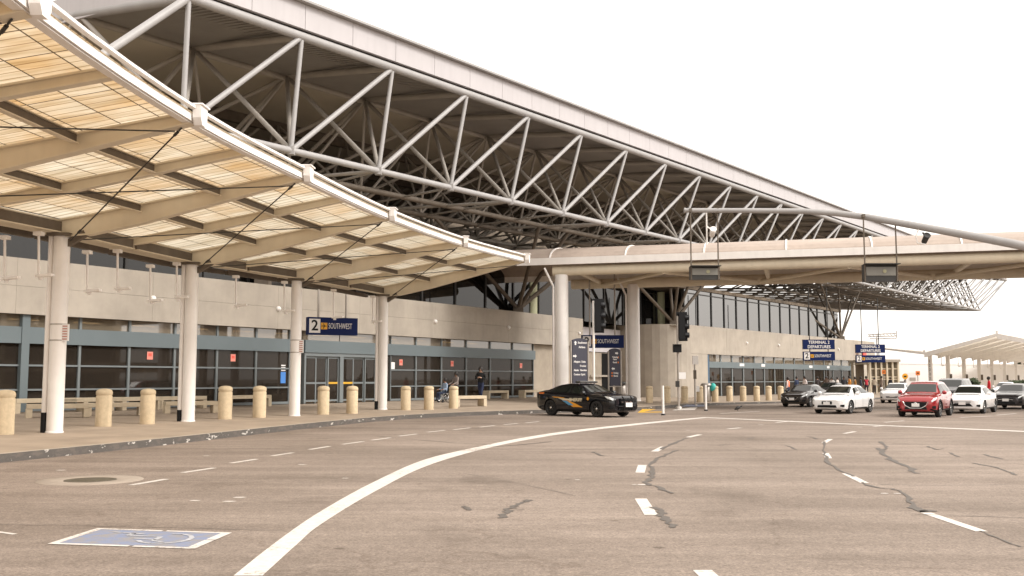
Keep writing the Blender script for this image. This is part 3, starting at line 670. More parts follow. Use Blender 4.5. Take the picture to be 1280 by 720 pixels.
# real thickness: a roof slab above
z6 = Vector((0, 0, .5)); z9 = Vector((0, 0, 1.3))
def slab_(k0, k1, w0, w1, za, zb, mi=0):
    pl = [topn(k0, w0), topn(k1, w0), topn(k1, w1), topn(k0, w1)]
    deckm.add([p + Vector((0, 0, za)) for p in pl] + [p + Vector((0, 0, zb)) for p in pl], [(0, 1, 2, 3), (4, 5, 6, 7), (0, 1, 5, 4), (1, 2, 6, 5), (2, 3, 7, 6), (3, 0, 4, 7)], mi)
KS = 17
slab_(0, KS, .1, 40, .5, 1.3); slab_(KS, NB, .1, 7.2, .5, 1.3)
w = 7.6
while w < 40: slab_(KS, NB, w, w + 2.9, .5, .53, 1); w += 3.15  # far planks in dark brown, the roof's underside shade painted in
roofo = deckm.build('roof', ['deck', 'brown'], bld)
sf = MB()
for k in range(KS):
    for (w0, w1) in ((7, 13.6), (14.2, 20.7), (21.3, 28)):
        g = .25
        sf.prism([topn(k, w0) + Vector((0, 0, -.1)), topn(k + 1, w0) + Vector((0, 0, -.1)), topn(k + 1, w1) + Vector((0, 0, -.5)), topn(k, w1) + Vector((0, 0, -.5))], (0, 0, .08))
sf.build('soffit_panels', 'soffit', roofo)
# purlin beams under the deck along the length
pm = MB()
for w in (13.9, 21, 28):
    pm.bar(topn(0, w) - Vector((0, 0, .7)), topn(NB, w) - Vector((0, 0, .7)), .35, .7)
pm.build('purlins', 'brown', roofo)
# fascia with panel joints
n = NB * 2
for i in range(n):
    k0, k1 = NB * i / n, NB * (i + 1) / n
    fm = MB(); e = AL * .012; o = -IN * .18
    a, b = topn(k0) + e + o, topn(k1) - e + o
    fm.prism([a + Vector((0, 0, .28)), b + Vector((0, 0, .28)), b + Vector((0, 0, 1.34)), a + Vector((0, 0, 1.34))], IN * .2)
    fm.build('fascia_panel', 'fascia', roofo)
fm = MB(); fm.bar(topn(0) - IN * .2 + Vector((0, 0, 1.40)), topn(NB) - IN * .2 + Vector((0, 0, 1.40)), .5, .1)
fm.build('roof_edge_cap', 'steel', roofo)
# end fascias
for k in (0, NB):
    fm = MB(); s = -1 if k == 0 else 1
    fm.prism([topn(k, 0) + Vector((0, 0, .26)), topn(k, 40) + Vector((0, 0, .26)), topn(k, 40) + Vector((0, 0, 1.34)), topn(k, 0) + Vector((0, 0, 1.34))], AL * .15 * s); fm.build('end_fascia', 'fascia', roofo)
    fm = MB(); fm.tube(topn(k, 0), topn(k, 7), .2, n=12); fm.tube(topn(k, 7), topn(k, 40), .2, n=12); fm.build('end_chord', 'steel', roofo)
m1 = MB(); m1.tube(topn(0), topn(NB), .19, n=14); m1.build('top_chord', 'steel', roofo)
m1 = MB(); m1.tube(bot(-1), bot(NB), .145, n=12); m1.build('bottom_chord', 'steel', roofo)
for k in range(NB + 1):
    m1 = MB(); m1.tube(bot(k), topn(k), .10, n=10); m1.build('truss_vertical', 'steel', roofo)
    if k < NB:
        m1 = MB(); m1.tube(bot(k), topn(k + 1), .115, n=10)
        m1.box(bot(k), (.3, .3, .34)); m1.build('truss_diagonal', 'steel', roofo)
m1 = MB(); m1.tube(bot(-1), topn(0), .15, n=10); m1.build('truss_diagonal', 'steel', roofo)
hb = MB()
for k in range(NB + 1):
    hb.tube(topn(k), topn(k, 7), .17, n=8)
hb.build('cross_beams', 'steel_in', roofo)
# inner space frame
iw = MB(); tr = 6; kq = 0
BW = [0, 14, 28]; TW = [7, 21, 35]
for w in TW:
    iw.tube(topn(0, w) - Vector((0, 0, .1)), topn(NB, w) - Vector((0, 0, .1)), .17, n=tr, mi=int(kq))
for w in BW[1:]:
    iw.tube(bot(0, w), bot(NB, w), .15, n=tr, mi=int(kq))
for k in range(NB + 1):
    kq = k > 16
    for j, w in enumerate(TW[:2]):
        iw.tube(topn(k, w), topn(k, w + 14), .15, n=tr, mi=int(kq))
        for kk in (k, k - 1):                    # webs to the two nearest bottom nodes, on both bottom chords
            if 0 <= kk <= NB:
                iw.tube(topn(k, w), bot(kk, BW[j]), .11, n=tr, mi=int(kq))
                iw.tube(topn(k, w), bot(kk, BW[j + 1]), .11, n=tr, mi=int(kq))
    for hk in (-.5, .5):
        if 0 <= k + hk <= NB: iw.tube(topn(k, 7), bot(k + hk, 8.5), .085, n=tr, mi=int(kq)); iw.tube(topn(k, 13.9) - Vector((0, 0, .6)), bot(k + hk, 8.5), .075, n=tr, mi=int(kq))
    iw.tube(bot(k, 14), topn(k, 14), .085, n=tr, mi=int(kq)); iw.tube(bot(k, 14), topn(min(NB, k + 1), 14), .085, n=tr, mi=int(kq))
    if k % 2 == 0 or k > 18: iw.tube(bot(k, 0), bot(k, 14), .085, n=tr, mi=int(kq))
    if k <= 18: iw.tube(bot(k, 0), bot(k + 1, 14), .06, n=tr, mi=int(kq))
    if k > 18: iw.tube(bot(k, 14), bot(k, 28), .12, n=tr, mi=int(kq))
    if 18 < k < NB: iw.tube(bot(k, 0), bot(k + 1, 14), .09, n=tr, mi=int(kq))
props(iw.build('inner_webs', ['steel_in', 'steelshade'], roofo), kind='stuff')
# end face lattice
m1 = MB()
for w in (0, 7, 14, 21, 28, 35):
    m1.tube(bot(NB, max(0, w)), topn(NB, w), .12, n=8); m1.tube(bot(NB, w), topn(NB, w + 7 if w < 35 else 28), .12, n=8)
m1.tube(bot(NB, 0), bot(NB, 35), .16, n=8); m1.build('end_truss', 'steel', roofo)
# branching struts
m1 = MB()
for w in (4.5, 8.5): m1.tube(bot(-1, w), bot(NB, w), .15, n=8)
m1.build('support_beams', 'brown', roofo)
def knear(p): return (p - B0).dot(AL) / ((B1 - B0).dot(AL)) * NB
def branch(base, sp=1, r=.15):
    m1 = MB(); m1.box(base, (.7, .7, .45)); kc = knear(base)
    for dk, w in ((-1.9, 8.5), (-.8, 4.5), (.3, 8.5), (.8, 4.5), (1.9, 8.5), (-.1, 4.5)): m1.tube(base, bot(min(NB, kc + dk * sp), w), r, r * .8, n=8)
    m1.build('branching_strut', 'brown', roofo)
for base in (FP(fs(651), 6.6, -.2), FP(fs(330), 6.6, -.2), GP(-1.5, 6.6, -.6)): branch(base)
branch(GP(gs(1053), 6.6, -.1), 1.9, .13)

# ------------------------------------------------------------------ kerbside canopy
col_px = [(68, 541), (235, 527), (368, 520), (478, 512)]
tips_px = [(35, 0), (240, 143), (378, 216), (485, 267), (577, 301), (655, 322)]
TIP = [Pz(*t, 7.35) for t in tips_px]
COL = [None, None] + [FL(*p) for p in col_px]
COL[1] = Vector((-14.15, 21.3, .3)); COL[0] = Vector((-14.75, 14.3, .3))
TIP = [Vector((-6.9, 8.0, 7.35))] + TIP; COL = [Vector((-14.9, 7.6, .3))] + COL
nC = len(COL)
can = thing('kerbside_canopy', 'cream canopy of curved row of tapered rafters under yellowed translucent sheets', 'canopy', COL[3])
ZR0 = 5.95; ZR1 = 7.25
def cv(i, w, dz=0):                        # canopy surface: i along (float), w 0..1 from column to tip
    i0 = max(0, min(nC - 2, int(math.floor(i)))); t = i - i0
    def P(a, j):
        j = max(0, min(nC - 1, j)); return (COL if a == 0 else TIP)[j]
    def cr(a):
        p0, p1, p2, p3 = P(a, i0 - 1), P(a, i0), P(a, i0 + 1), P(a, i0 + 2)
        return .5 * ((2 * p1) + (p2 - p0) * t + (2 * p0 - 5 * p1 + 4 * p2 - p3) * t * t + (3 * p1 - p0 - 3 * p2 + p3) * t ** 3)
    c, e = cr(0), cr(1); p = c.lerp(e, w); p.z = ZR0 + (ZR1 - ZR0) * w + dz
    if w < 0: p.z = ZR0 + dz - .12 * w * 0
    return p
PW = [0, .335, .665, 1.0]
# translucent sheets, one part per bay
for i in range(nC - 1):
    for h in range(2):
        sh = MB(); a = i + h * .5; seg = 4
        for q in range(seg):
            i0, i1 = a + q * .5 / seg, a + (q + 1) * .5 / seg
            for w0, w1 in ((0, .335), (.335, .665), (.665, 1.0)):
                sh.quad(cv(i0, w0, .16), cv(i1, w0, .16), cv(i1, w1, .16), cv(i0, w1, .16), 0, [(i0 * 7.4, w0 * 7.6), (i1 * 7.4, w0 * 7.6), (i1 * 7.4, w1 * 7.6), (i0 * 7.4, w1 * 7.6)])
        sh.build('roof_sheet', 'sheet', can)
        rw = MB()
        rw.prism([cv(a, 0, .1), cv(a + .5, 0, .1), cv(a + .5, -.3, .0), cv(a, -.3, .0)], (0, 0, .05)); rw.build('rear_eave', 'cream', can)
def rafter(i, main):
    rb = MB(); d = (cv(i, 1) - cv(i, 0)); d.z = 0; d.normalize(); sd = Vector((-d.y, d.x, 0)); hw = .11 if main else .075
    prof = [(-.02, .46), (.12, .54), (.335, .52), (.665, .38), (.9, .27), (1.0, .22)] if main else [(.0, .18), (.1, .22), (.3, .26), (.5, .24), (.8, .2), (1.0, .18)]
    topp = [cv(i, w, .12) for w, h in prof]; botp = [cv(i, w, .12 - h) for w, h in prof]
    poly = topp + botp[::-1]
    rb.prism([p - sd * hw * .6 for p in poly], sd * hw * 1.2)
    for ring, up in ((topp, 0), (botp, 0)):          # flanges
        for q in range(len(ring) - 1): rb.bar(ring[q], ring[q + 1], hw * 2.6, .04)
    rb.build('main_rafter' if main else 'secondary_rafter', 'cream', can)
for i in range(nC): rafter(i, True)
for i in range(nC - 1): rafter(i + .5, False)
# purlins with perforated web
for i in range(nC - 1):
    for h in range(2):
        for w in (.335, .665):
            pu = MB(); a = i + h * .5 + .02; b = i + h * .5 + .48
            p, q = cv(a, w, -.0), cv(b, w, -.0)
            pu.bar(p, q, .05, .17, mi=1)
            pu.bar(p - Vector((0, 0, .1)), q - Vector((0, 0, .1)), .15, .025); pu.bar(p + Vector((0, 0, .105)), q + Vector((0, 0, .105)), .15, .02)
            for k in range(9):
                c = p.lerp(q, (k + .5) / 9); pu.bar(c - Vector((0, 0, .08)), c + Vector((0, 0, .08)), .03, .075, up=(q - p).normalized())
            pu.build('purlin', ['cream', 'brown'], can)
        a = i + h * .5 + .015; b = i + h * .5 + .485
        ev = MB(); ev.bar(cv(a, 0, -.06), cv(b, 0, -.06), .08, .28, mi=1); ev.bar(cv(a, 0, -.215), cv(b, 0, -.215), .22, .03); ev.bar(cv(a, -.12, -.28), cv(b, -.12, -.28), .16, .16, mi=1)
        ev.build('eave_beam', ['cream', 'brown'], can)
# gutter
for i in range(nC - 1):
    gu = MB()
    for q in range(4):
        a, b = i + q / 4, i + (q + 1) / 4
        gu.bar(cv(a, 1.0, .0), cv(b, 1.0, .0), .12, .15); gu.bar(cv(a, 1.015, .185), cv(b, 1.015, .185), .12, .06)
        gu.bar(cv(a, .995, .115), cv(b, .995, .115), .05, .08, mi=1)
        gu.bar(cv(a, .99, -.085), cv(b, .99, -.085), .18, .02)
    gu.build('gutter', ['white', 'cream'], can)
for i in range(nC):
    gb = MB(); d = cv(i, 1) - cv(i, 0); d.z = 0; d.normalize(); sd = Vector((-d.y, d.x, 0)); c = cv(i, 1.012, .02)
    gb.prism([c + sd * x + Vector((0, 0, z)) for x, z in ((-.1, -.2), (.1, -.2), (.19, -.05), (.21, .22), (-.21, .22), (-.19, -.05))], d * .18); gb.bar(c + d * .09 + Vector((0, 0, .235)) - sd * .24, c + d * .09 + Vector((0, 0, .235)) + sd * .24, .26, .03)
    gb.build('gutter_bracket', 'white', can)
# brace rods
for i in range(nC - 1):
    rd = MB(); p0, p1 = cv(i + 1, .03, -.5), cv(i, .97, -.16); rd.tube(p0, p1, .019, n=6); rd.tube(cv(i, .05, -.48), cv(i + 1, .95, -.2), .016, n=6)
    for tpos in (.1, .95): rd.tube(p0.lerp(p1, tpos), p0.lerp(p1, tpos + .025), .035, n=8)
    rd.build('brace_rod', 'cable', can)
for i in range(nC):
    c = COL[i]; cb = MB(); cb.tube((c.x, c.y, c.z - .05), (c.x, c.y, ZR0 - .3), .215, n=28); cb.lathe((c.x, c.y, c.z), [(.235, 0), (.235, .03), (.215, .05)], 28)
    co = cb.build('column', 'white', can)
    if i != 5:
        dp = MB(); d = Vector((-c.x, -c.y, 0)).normalized(); sd = Vector((-d.y, d.x, 0)); sd = -sd if sd.x > 0 else sd; p = c + sd * .33
        p = c + Vector((-.29, -.02, 0)); pipe_z0 = .55 if i in (3, 5) else .4
        dp.tube((p.x, p.y, c.z + pipe_z0), (p.x, p.y, ZR0 - .3), .075, n=12)
        dp.tube((p.x, p.y, c.z), (p.x, p.y, c.z + pipe_z0), .085, n=12, mi=1)
        dp.build('downpipe', ['white', 'black'], co)
    br = MB(); br.bar(Vector((c.x, c.y, ZR0 - .62)), cv(i, .1, -.35), .16, .18); br.box((c.x, c.y, ZR0 - .28), (.62, .62, .08)); br.build('column_bracket', 'brown', can)
# pendants hung from the eave beam
pend = [(6, 297, 348), (48.5, 292, 345), (109, 319, 364), (147, 314, 361), (188, 333, 376), (221, 330, 372), (295, 346, 382), (355.6, 353, 389), (417, 363, 397), (466, 371, 402)]
plabel = ['at the left photo edge', 'just left of the nearest column', 'first right of the nearest column', 'second right of the nearest column', 'midway between the two nearest columns', 'just left of the second column',
          'between the second and third columns', 'just left of the third column', 'above the blue hanging sign', 'just left of the fourth column']
def chain_y(px, zt):                       # distance of the eave line at a pixel column
    best = None
    for k in range(0, (nC - 1) * 40):
        p = cv(k / 40, -.02); d = (p - camo.location); f = d.y * math.cos(TH) + d.z * math.sin(TH)
        e = abs(640 + F * d.x / f - px)
        if f > 3 and (best is None or e < best[0]): best = (e, p)
    return best[1]
for (px, y0, y1), pl_ in zip(pend, plabel):
    b = chain_y(px, 0) if px > 30 else chain_y(48, 0) + Vector((-1.3, -.6, 0))
    a, e = Py(px, y0, b.y), Py(px, y1, b.y); a.z = min(a.z, ZR0 - .35); a.z = max(a.z, ZR0 - .6)
    t = thing('pendant_light', 'thin white pendant lamp under the canopy, ' + pl_, 'lamp', (a.x, a.y, a.z), 0, 'white pendant lamps under the canopy')
    m1 = MB(); m1.tube(a, e, .035, n=8); m1.box(a, (.22, .22, .1)); m1.build('stem', 'white', t)
    m1 = MB(); m1.bar(e + Vector((-.06, 0, 0)), e + Vector((.42, -.1, .02)), .14, .07); m1.tube(e + Vector((.05, 0, .02)), e + Vector((.05, 0, -.1)), .06, n=8); m1.build('lamp_head', 'white', t)
# notice boxes on the columns
for ci, (px0, px1, y0, y1), lb in ((3, (236, 244, 405, 426), 'second'), (5, (482, 488, 425, 441), 'fourth')):
    c = COL[ci]; a = Py(px1, y0, c.y - .2); b = Py(px1, y1, c.y - .2)
    x = c.x + .24; t = thing('notice_plate', 'small red and white notice plate strapped to the %s white column' % lb, 'sign', (x, c.y, b.z))
    m1 = MB(); m1.box((x, c.y - .12, (a.z + b.z) / 2), (.19, .06, a.z - b.z)); m1.build('plate', 'signwhite', t)
    m1 = MB()
    for k in range(6): m1.box((x, c.y - .155, b.z + (a.z - b.z) * (k + .7) / 6.5), (.13, .006, .03))
    m1.build('red_lettering', 'plate_red', t)
    m1 = MB(); m1.lathe((c.x, c.y, a.z - .02), [(.22, 0), (.225, .02), (.22, .04)], 24, caps=False); m1.lathe((c.x, c.y, b.z), [(.22, 0), (.225, .02), (.22, .04)], 24, caps=False); m1.build('strap', 'steelbin', t)
# ------------------------------------------------------------------ crosswalk canopy (bridge over the road)
BA = Vector((3.0, 60.4, 0)); BU = Vector((.9615, -.275, 0)).normalized(); BN = Vector((-BU.y, BU.x, 0))
def BP(t, w, z): p = BA + BU * t + BN * w; return Vector((p.x, p.y, z))
br = thing('crosswalk_canopy', 'long vaulted tan canopy spanning the road on thick white columns', 'canopy', BA)
BT0, BT1, BW_ = -7.0, 46.0, 7.4
vm = MB(); ns = 14
def arc(k, dz=0):
    a = math.pi * k / ns; w = -.55 + (BW_ + 1.1) * (1 - math.cos(a)) / 2; return w, 8.80 + 1.2 * math.sin(a) + dz
nt_ = 36
for i in range(nt_):
    t0, t1 = BT0 + (BT1 - BT0) * i / nt_, BT0 + (BT1 - BT0) * (i + 1) / nt_
    for k in range(ns):
        (w0, z0), (w1, z1) = arc(k), arc(k + 1)
        vm.add([BP(t0, w0, z0), BP(t1, w0, z0), BP(t1, w1, z1), BP(t0, w1, z1)], [(0, 1, 2, 3)], 0, True)
        vm.add([BP(t0, w0, z0 - .12), BP(t1, w0, z0 - .12), BP(t1, w1, z1 - .12), BP(t0, w1, z1 - .12)], [(0, 1, 2, 3)], 0, True)
for t in (BT0, BT1): vm.add([BP(t, *arc(k)) for k in range(ns + 1)], [list(range(ns + 1))])
vo = vm.build('vault_roof', 'vault', br)
for i in range(12):
    t = BT0 + 1.8 + i * 4.6; s = MB()
    for k in range(ns):
        (w0, z0), (w1, z1) = arc(k), arc(k + 1); s.bar(BP(t, w0, z0 + .02), BP(t, w1, z1 + .02), .09, .06)
    s.build('roof_seam', 'white', vo)
fm = MB(); fm.prism([BP(BT0, -.62, 8.58), BP(BT1, -.62, 8.58), BP(BT1, -.62, 9.0), BP(BT0, -.62, 9.0)], BN * .12); fm.build('fascia', 'white', br)
fm = MB(); fm.prism([BP(BT0, BW_ + .5, 8.42), BP(BT1, BW_ + .5, 8.42), BP(BT1, BW_ + .5, 9.0), BP(BT0, BW_ + .5, 9.0)], BN * .12); fm.build('fascia', 'white', br)
for w in (0, BW_):
    m1 = MB(); m1.tube(BP(-.5 if w == 0 else -1, w, 8.26 if w == 0 else 8.12), BP(BT1 - 1, w, 8.26 if w == 0 else 8.12), .31 if w == 0 else .33, n=18); m1.build('edge_beam', 'cream', br)
m1 = MB(); i = 0; t = 1.0
while t < 44:
    m1.tube(BP(t, 0 if i % 2 else BW_, 8.0), BP(t + 5.2, BW_ if i % 2 else 0, 8.0), .13, n=8); t += 5.2; i += 1
m1.build('wind_braces', 'cream', br)
for t in (1, 12, 23, 34):
    m1 = MB(); m1.tube(BP(t, 0, 8.2), BP(t, BW_, 8.2), .16, n=8); m1.build('cross_tie', 'cream', br)
cA = BP(0, 0, 0); cR = G(791, 502); cR = Vector((8.1, 66.6, 0)); 
for c, big in ((cA, 1), (cR, 1), (BP(36, 0, 0), 1), (BP(36, BW_, 0), 1)):
    z = floor_z(c.x, c.y) if c.x < 20 else 0
    m1 = MB(); m1.tube((c.x, c.y, z - .1), (c.x, c.y, 8.0), .41, n=30); m1.lathe((c.x, c.y, z), [(.44, -.1), (.44, .06), (.41, .1)], 30)
    co = m1.build('column', 'white', br)
    m1 = MB(); p = Vector((c.x - .5, c.y - .1, 0)); m1.tube((p.x, p.y, z), (p.x, p.y, 7.3), .07, n=10); m1.tube((p.x, p.y, 7.3), (p.x - .55, p.y - .2, 8.4), .07, n=10); m1.build('downpipe', 'white', co)

# ------------------------------------------------------------------ mast arm with hanging lane signals
ga = [Py(857, 263, 38), Py(930, 263.2, 37.9), Py(1005, 264, 37.7), Py(1045, 266.5, 37.5), Py(1085, 271.5, 37.2), Py(1135, 280.5, 36.8), Py(1190, 290.5, 36.4), Py(1240, 299.8, 36), Py(1295, 310.5, 35.6)]
end = Py(1470, 348, 34.6); foot = Vector((end.x + 1.2, end.y - .3, 0))
t = thing('traffic_mast', 'long grey tapering mast arm reaching over the road with hanging signal boxes', 'traffic mast', foot)
m1 = MB(); pts = ga + [end]; rad = [.085 + .01 * i for i in range(len(pts) - 1)] + [.2]
m1.path(pts, rad, 14); m1.lathe(pts[0] - Vector((.03, 0, 0)), [(.1, -.03), (.1, .03)], 12, axis=Matrix.Rotation(R(90), 3, 'Y')); m1.tube(end, foot, .2, .26, n=14); m1.lathe(foot, [(.45, 0), (.45, .12), (.28, .2)], 16)
m1.build('mast_arm', 'steel', t)
def arm_z(px):
    pts2 = ga
    for i in range(len(pts2) - 1):
        a, b = pts2[i], pts2[i + 1]
        pa, pb = proj(a), proj(b)
        if pa[0] <= px <= pb[0]:
            return a.lerp(b, (px - pa[0]) / (pb[0] - pa[0]))
def proj(p):
    d = Vector(p) - camo.location; f = d.y * math.cos(TH) + d.z * math.sin(TH); u = -d.y * math.sin(TH) + d.z * math.cos(TH)
    return 640 + F * d.x / f, 360 - F * u / f
M['sigpanel'] = mat('signal_panel', (.20, .19, .165), .35)
M['greenlens'] = mat('lens_dull', (.35, .33, .2), .3)
for (x0, x1, y0, y1) in ((862.5, 900, 333, 349.5), (1079.5, 1123, 330.5, 352)):
    a, b = arm_z(x0 + 1), arm_z(x1 - 2); D = (a.y + b.y) / 2
    c0, c1 = Py(x0, y0, D), Py(x1, y1, D); w = c1.x - c0.x; h = c0.z - c1.z; cx = (c0.x + c1.x) / 2; cz_ = (c0.z + c1.z) / 2
    bx = MB(); bx.box((cx, D + .12, cz_), (w, .22, h)); bx.bar((cx - w / 2, D - .12, c0.z), (cx + w / 2, D - .12, c0.z), .35, .03)
    bo = bx.build('signal_box', 'dark', t)
    m1 = MB(); m1.box((cx, D - .005, cz_ + h * .1), (w * .86, .03, h * .5)); m1.build('lens_panel', 'sigpanel', bo)
    m1 = MB(); m1.lathe((cx + w * .1, D - .03, cz_ + h * .1), [(.07, 0), (.07, .02)], 12, axis=Matrix.Rotation(R(90), 3, 'X')); m1.build('lens', 'greenlens', bo)
    m1 = MB()
    for p, x in ((a, x0 + 1.5), (b, x1 - 2)):
        q = Py(x, y0, D); m1.tube((q.x, D, p.z), (q.x, D, c1.z), .028, n=8); m1.box((q.x, D, p.z), (.09, .19, .13))
    m1.build('hanger_rods', 'brown', bo)
for x, y1, kind in ((883, 306, 0), (1153, 305, 1)):
    a = arm_z(x); q = Py(x, y1, a.y)
    tt = thing('traffic_camera', ('white camera on a straight rod hung from the mast arm over the vault' if kind == 0 else 'black lens camera on a curved white bracket under the mast arm'), 'camera', (a.x, a.y, q.z), 0)
    m1 = MB()
    if kind == 0: m1.tube((a.x, a.y, a.z), (a.x, a.y, q.z), .03, n=8)
    else: m1.path([Vector((a.x - .12, a.y, a.z)), Vector((a.x - .25, a.y, a.z - .35)), Vector((a.x - .2, a.y, a.z - .6)), Vector((a.x + .1, a.y, a.z - .65))], .025, 8)
    m1.build('bracket', 'white', tt)
    m1 = MB(); hz = (a.z + q.z) / 2 - .2 if kind == 0 else a.z - .45; cx = a.x + .22 if kind == 0 else a.x + .1
    ax = Matrix.Rotation(R(55), 3, 'X')
    m1.lathe((cx, a.y, hz), [(.06, -.22), (.1, -.16), (.11, .1), (.13, .22), (.09, .2)], 16, axis=ax); m1.bar((a.x, a.y, hz + .25), (cx, a.y, hz + .1), .05, .05)
    m1.build('camera_body', 'white' if kind == 0 else 'dark', tt)

# ------------------------------------------------------------------ text helpers and signs
def frame(o, xdir, up=Vector((0, 0, 1))):
    x = Vector(xdir).normalized(); n = x.cross(up).normalized()
    m = Matrix((x, up, n)).transposed().to_4x4(); m.translation = o; return m
def plane_icon(mb, mt, s, mi):               # small aeroplane silhouette
    P = [(0, .5), (.07, .35), (.07, .12), (.5, -.12), (.5, -.2), (.07, -.08), (.05, -.35), (.18, -.45), (.18, -.5), (0, -.45)]
    pts = P + [(-x, y) for x, y in P[::-1][1:-1]]
    mb.add([mt @ Vector((x * s, y * s, .0)) for x, y in pts], [list(range(len(pts)))], mi)
def sw_sign(name, label, a, b, z0, z1, thick, rods, group, text=True, two=None):
    """two-sided box sign between ground points a and b"""
    t = thing(name, label, 'sign', ((a.x + b.x) / 2, (a.y + b.y) / 2, z0), 0, group)
    xd = (b - a); xd.z = 0; W = xd.length; xd.normalize(); n = xd.cross(Vector((0, 0, 1)))
    def blk(za, zb, nm, mtl='navy'):
        m1 = MB(); p = [Vector((a.x, a.y, za)), Vector((b.x, b.y, za)), Vector((b.x, b.y, zb)), Vector((a.x, a.y, zb))]
        m1.prism(p, -n * thick); return m1.build(nm, mtl, t)
    panel = blk(z0, z1, 'sign_panel'); H = z1 - z0
    m1 = MB(); o = Vector((a.x, a.y, (z0 + z1) / 2)) + n * .006
    mt = frame(o, xd)
    nb = H * .8
    x0 = .02 * W
    m1.add([mt @ Vector((x0 + x * nb * .82, (y - .5) * nb, 0)) for x, y in ((0, 0), (1, 0), (1, 1), (0, 1))], [(0, 1, 2, 3)], 0)
    m1.text('2', frame(o + xd * (x0 + nb * .41) + n * .006, xd), nb * 1.05, 1, bold=.012)
    io = x0 + nb * .82 + W * .05
    m1.add([mt @ Vector((io + (x - .3) * H * .38, (y - .5) * H * .38, 0)) for x, y in ((0, 0), (1, 0), (1, 1), (0, 1))], [(0, 1, 2, 3)], 2)
    mi = frame(o + xd * (io + .2 * H * .38) + n * .006, xd) @ Matrix.Rotation(R(-90), 4, 'Z'); plane_icon(m1, mi, H * .32, 1)
    wl = W * .90 - io - H * .33
    cu_size = H * .46
    m1.text('SOUTHWEST', frame(o + xd * (io + H * .33) + n * .004, xd), cu_size, 0, 'LEFT', xs=wl / (cu_size * 6.15))
    m1.build('lettering', ['signwhite', 'black', 'signyel'], panel)
    if two:
        za, zb = two; p2 = blk(za, zb, 'upper_panel'); m1 = MB(); hh = zb - za; oc = Vector(((a.x + b.x) / 2, (a.y + b.y) / 2, 0)) + n * .01
        m1.text('TERMINAL 2', frame(oc + Vector((0, 0, zb - hh * .29)), xd), hh * .44, 0, xs=.92, bold=.006); m1.text('DEPARTURES', frame(oc + Vector((0, 0, za + hh * .24)), xd), hh * .44, 0, xs=.92, bold=.006)
        m1.build('lettering', 'signwhite', p2)
    m1 = MB()
    for f, zt in rods:
        p = a.lerp(b, f) - n * thick * .5; m1.tube((p.x, p.y, z0 if two else z1), (p.x, p.y, zt), .05, n=8)
    m1.build('hanger_rods', 'dark' if two else 'steelbin', t)
    return t
# over the doors
D1 = 47; a = Py(385, 418, D1); b = Py(447, 416.5, D1 + 1.2); zt = Py(385, 396, D1).z; zb = a.z
sw_sign('hanging_sign', 'blue box sign with a 2 over the automatic doors behind the canopy', a, b, zb, zt, .35, [(.22, 10.5), (.78, 10.5)], None)
D2 = 66; a = Py(727.5, 434.7, D2); b = Py(780, 434.7, D2 + .3); zt = Py(727.5, 418.7, D2).z
sw_sign('hanging_sign', 'dark blue hanging sign between the two thick crosswalk columns', a, b, a.z, zt, .35, [(.2, 10), (.8, 10)], None)
for x0, x1, ya, yb, yc, yd, D, yrod, lb in ((1004.5, 1044, 424.5, 436.5, 439.5, 450.5, 97, 372, 'left blue double sign hung from the roof before the second block'), (1070.5, 1107, 430.5, 441, 444, 453, 106, 384, 'right blue double sign hung at the end of the building')):
    a = Py(x0, yd, D); b = Py(x1, yd, D); zt = Py(x0, yc, D).z
    sw_sign('hanging_double_sign', lb, a, b, a.z, zt, .3, [(.22, Py(x0, yrod, D).z + 1), (.8, Py(x0, yrod, D).z + 1)], 'blue departures signs', two=(Py(x0, yb, D).z, Py(x0, ya, D).z))
# directory boards
def directory(label, px0, px1, ytop, D, rows, w_extra=.16):
    a = Py(px0, 470, D); b = Py(px1, 470, D + .35); zt = Py(px0, ytop, D).z; z0 = floor_z(a.x, a.y)
    t = thing('directory_sign', label, 'sign', (a.x, a.y, z0), 0, 'tall slate direction boards')
    xd = (b - a); xd.z = 0; W = xd.length; xd.normalize(); n = xd.cross(Vector((0, 0, 1)))
    m1 = MB(); za = z0 + 1.0
    prof = [(0, za), (W, za), (W, zt - .12)] + [(W * (1 - k / 8), zt - .12 + .12 * math.sin(math.pi * k / 8) * .9) for k in range(1, 8)] + [(0, zt - .12)]
    m1.prism([Vector((a.x, a.y, 0)) + xd * x + Vector((0, 0, z)) for x, z in prof], -n * .12); p = m1.build('board', 'slate', t)
    m1 = MB()
    for x in (-.08, W + .08): q = Vector((a.x, a.y, 0)) + xd * x - n * .05; m1.tube((q.x, q.y, z0), (q.x, q.y, zt - .2), .06, n=10)
    q0 = Vector((a.x, a.y, za - .05)) - xd * .1 - n * .05; m1.bar(q0, q0 + xd * (W + .2), .1, .06)
    m1.build('frame_posts', 'steelbin', t)
    m1 = MB()
    for kind, x, f, s in rows:
        o = Vector((a.x, a.y, 0)) + xd * (x * W) + Vector((0, 0, lerp(za, zt - .1, f))) + n * .008; mt = frame(o, xd)
        if kind in ('u', 'r', 'l'):
            rot = {'u': 0, 'r': -90, 'l': 90}[kind]; mr = mt @ Matrix.Rotation(R(rot), 4, 'Z')
            sh = [(0, .5), (.42, .05), (.2, .05), (.2, -.5), (-.2, -.5), (-.2, .05), (-.42, .05)]
            m1.add([mr @ Vector((u * .24, v * .24, 0)) for u, v in sh], [list(range(7))], 0)
        elif kind == 'sq': m1.add([mt @ Vector((u * .05, v * .05, 0)) for u, v in ((-1, -1), (1, -1), (1, 1), (-1, 1))], [(0, 1, 2, 3)], 1)
        else: m1.text(kind, mt, s, 0, 'LEFT', xs=.8, bold=.004)
    m1.build('lettering', ['signwhite', 'orange'], p)
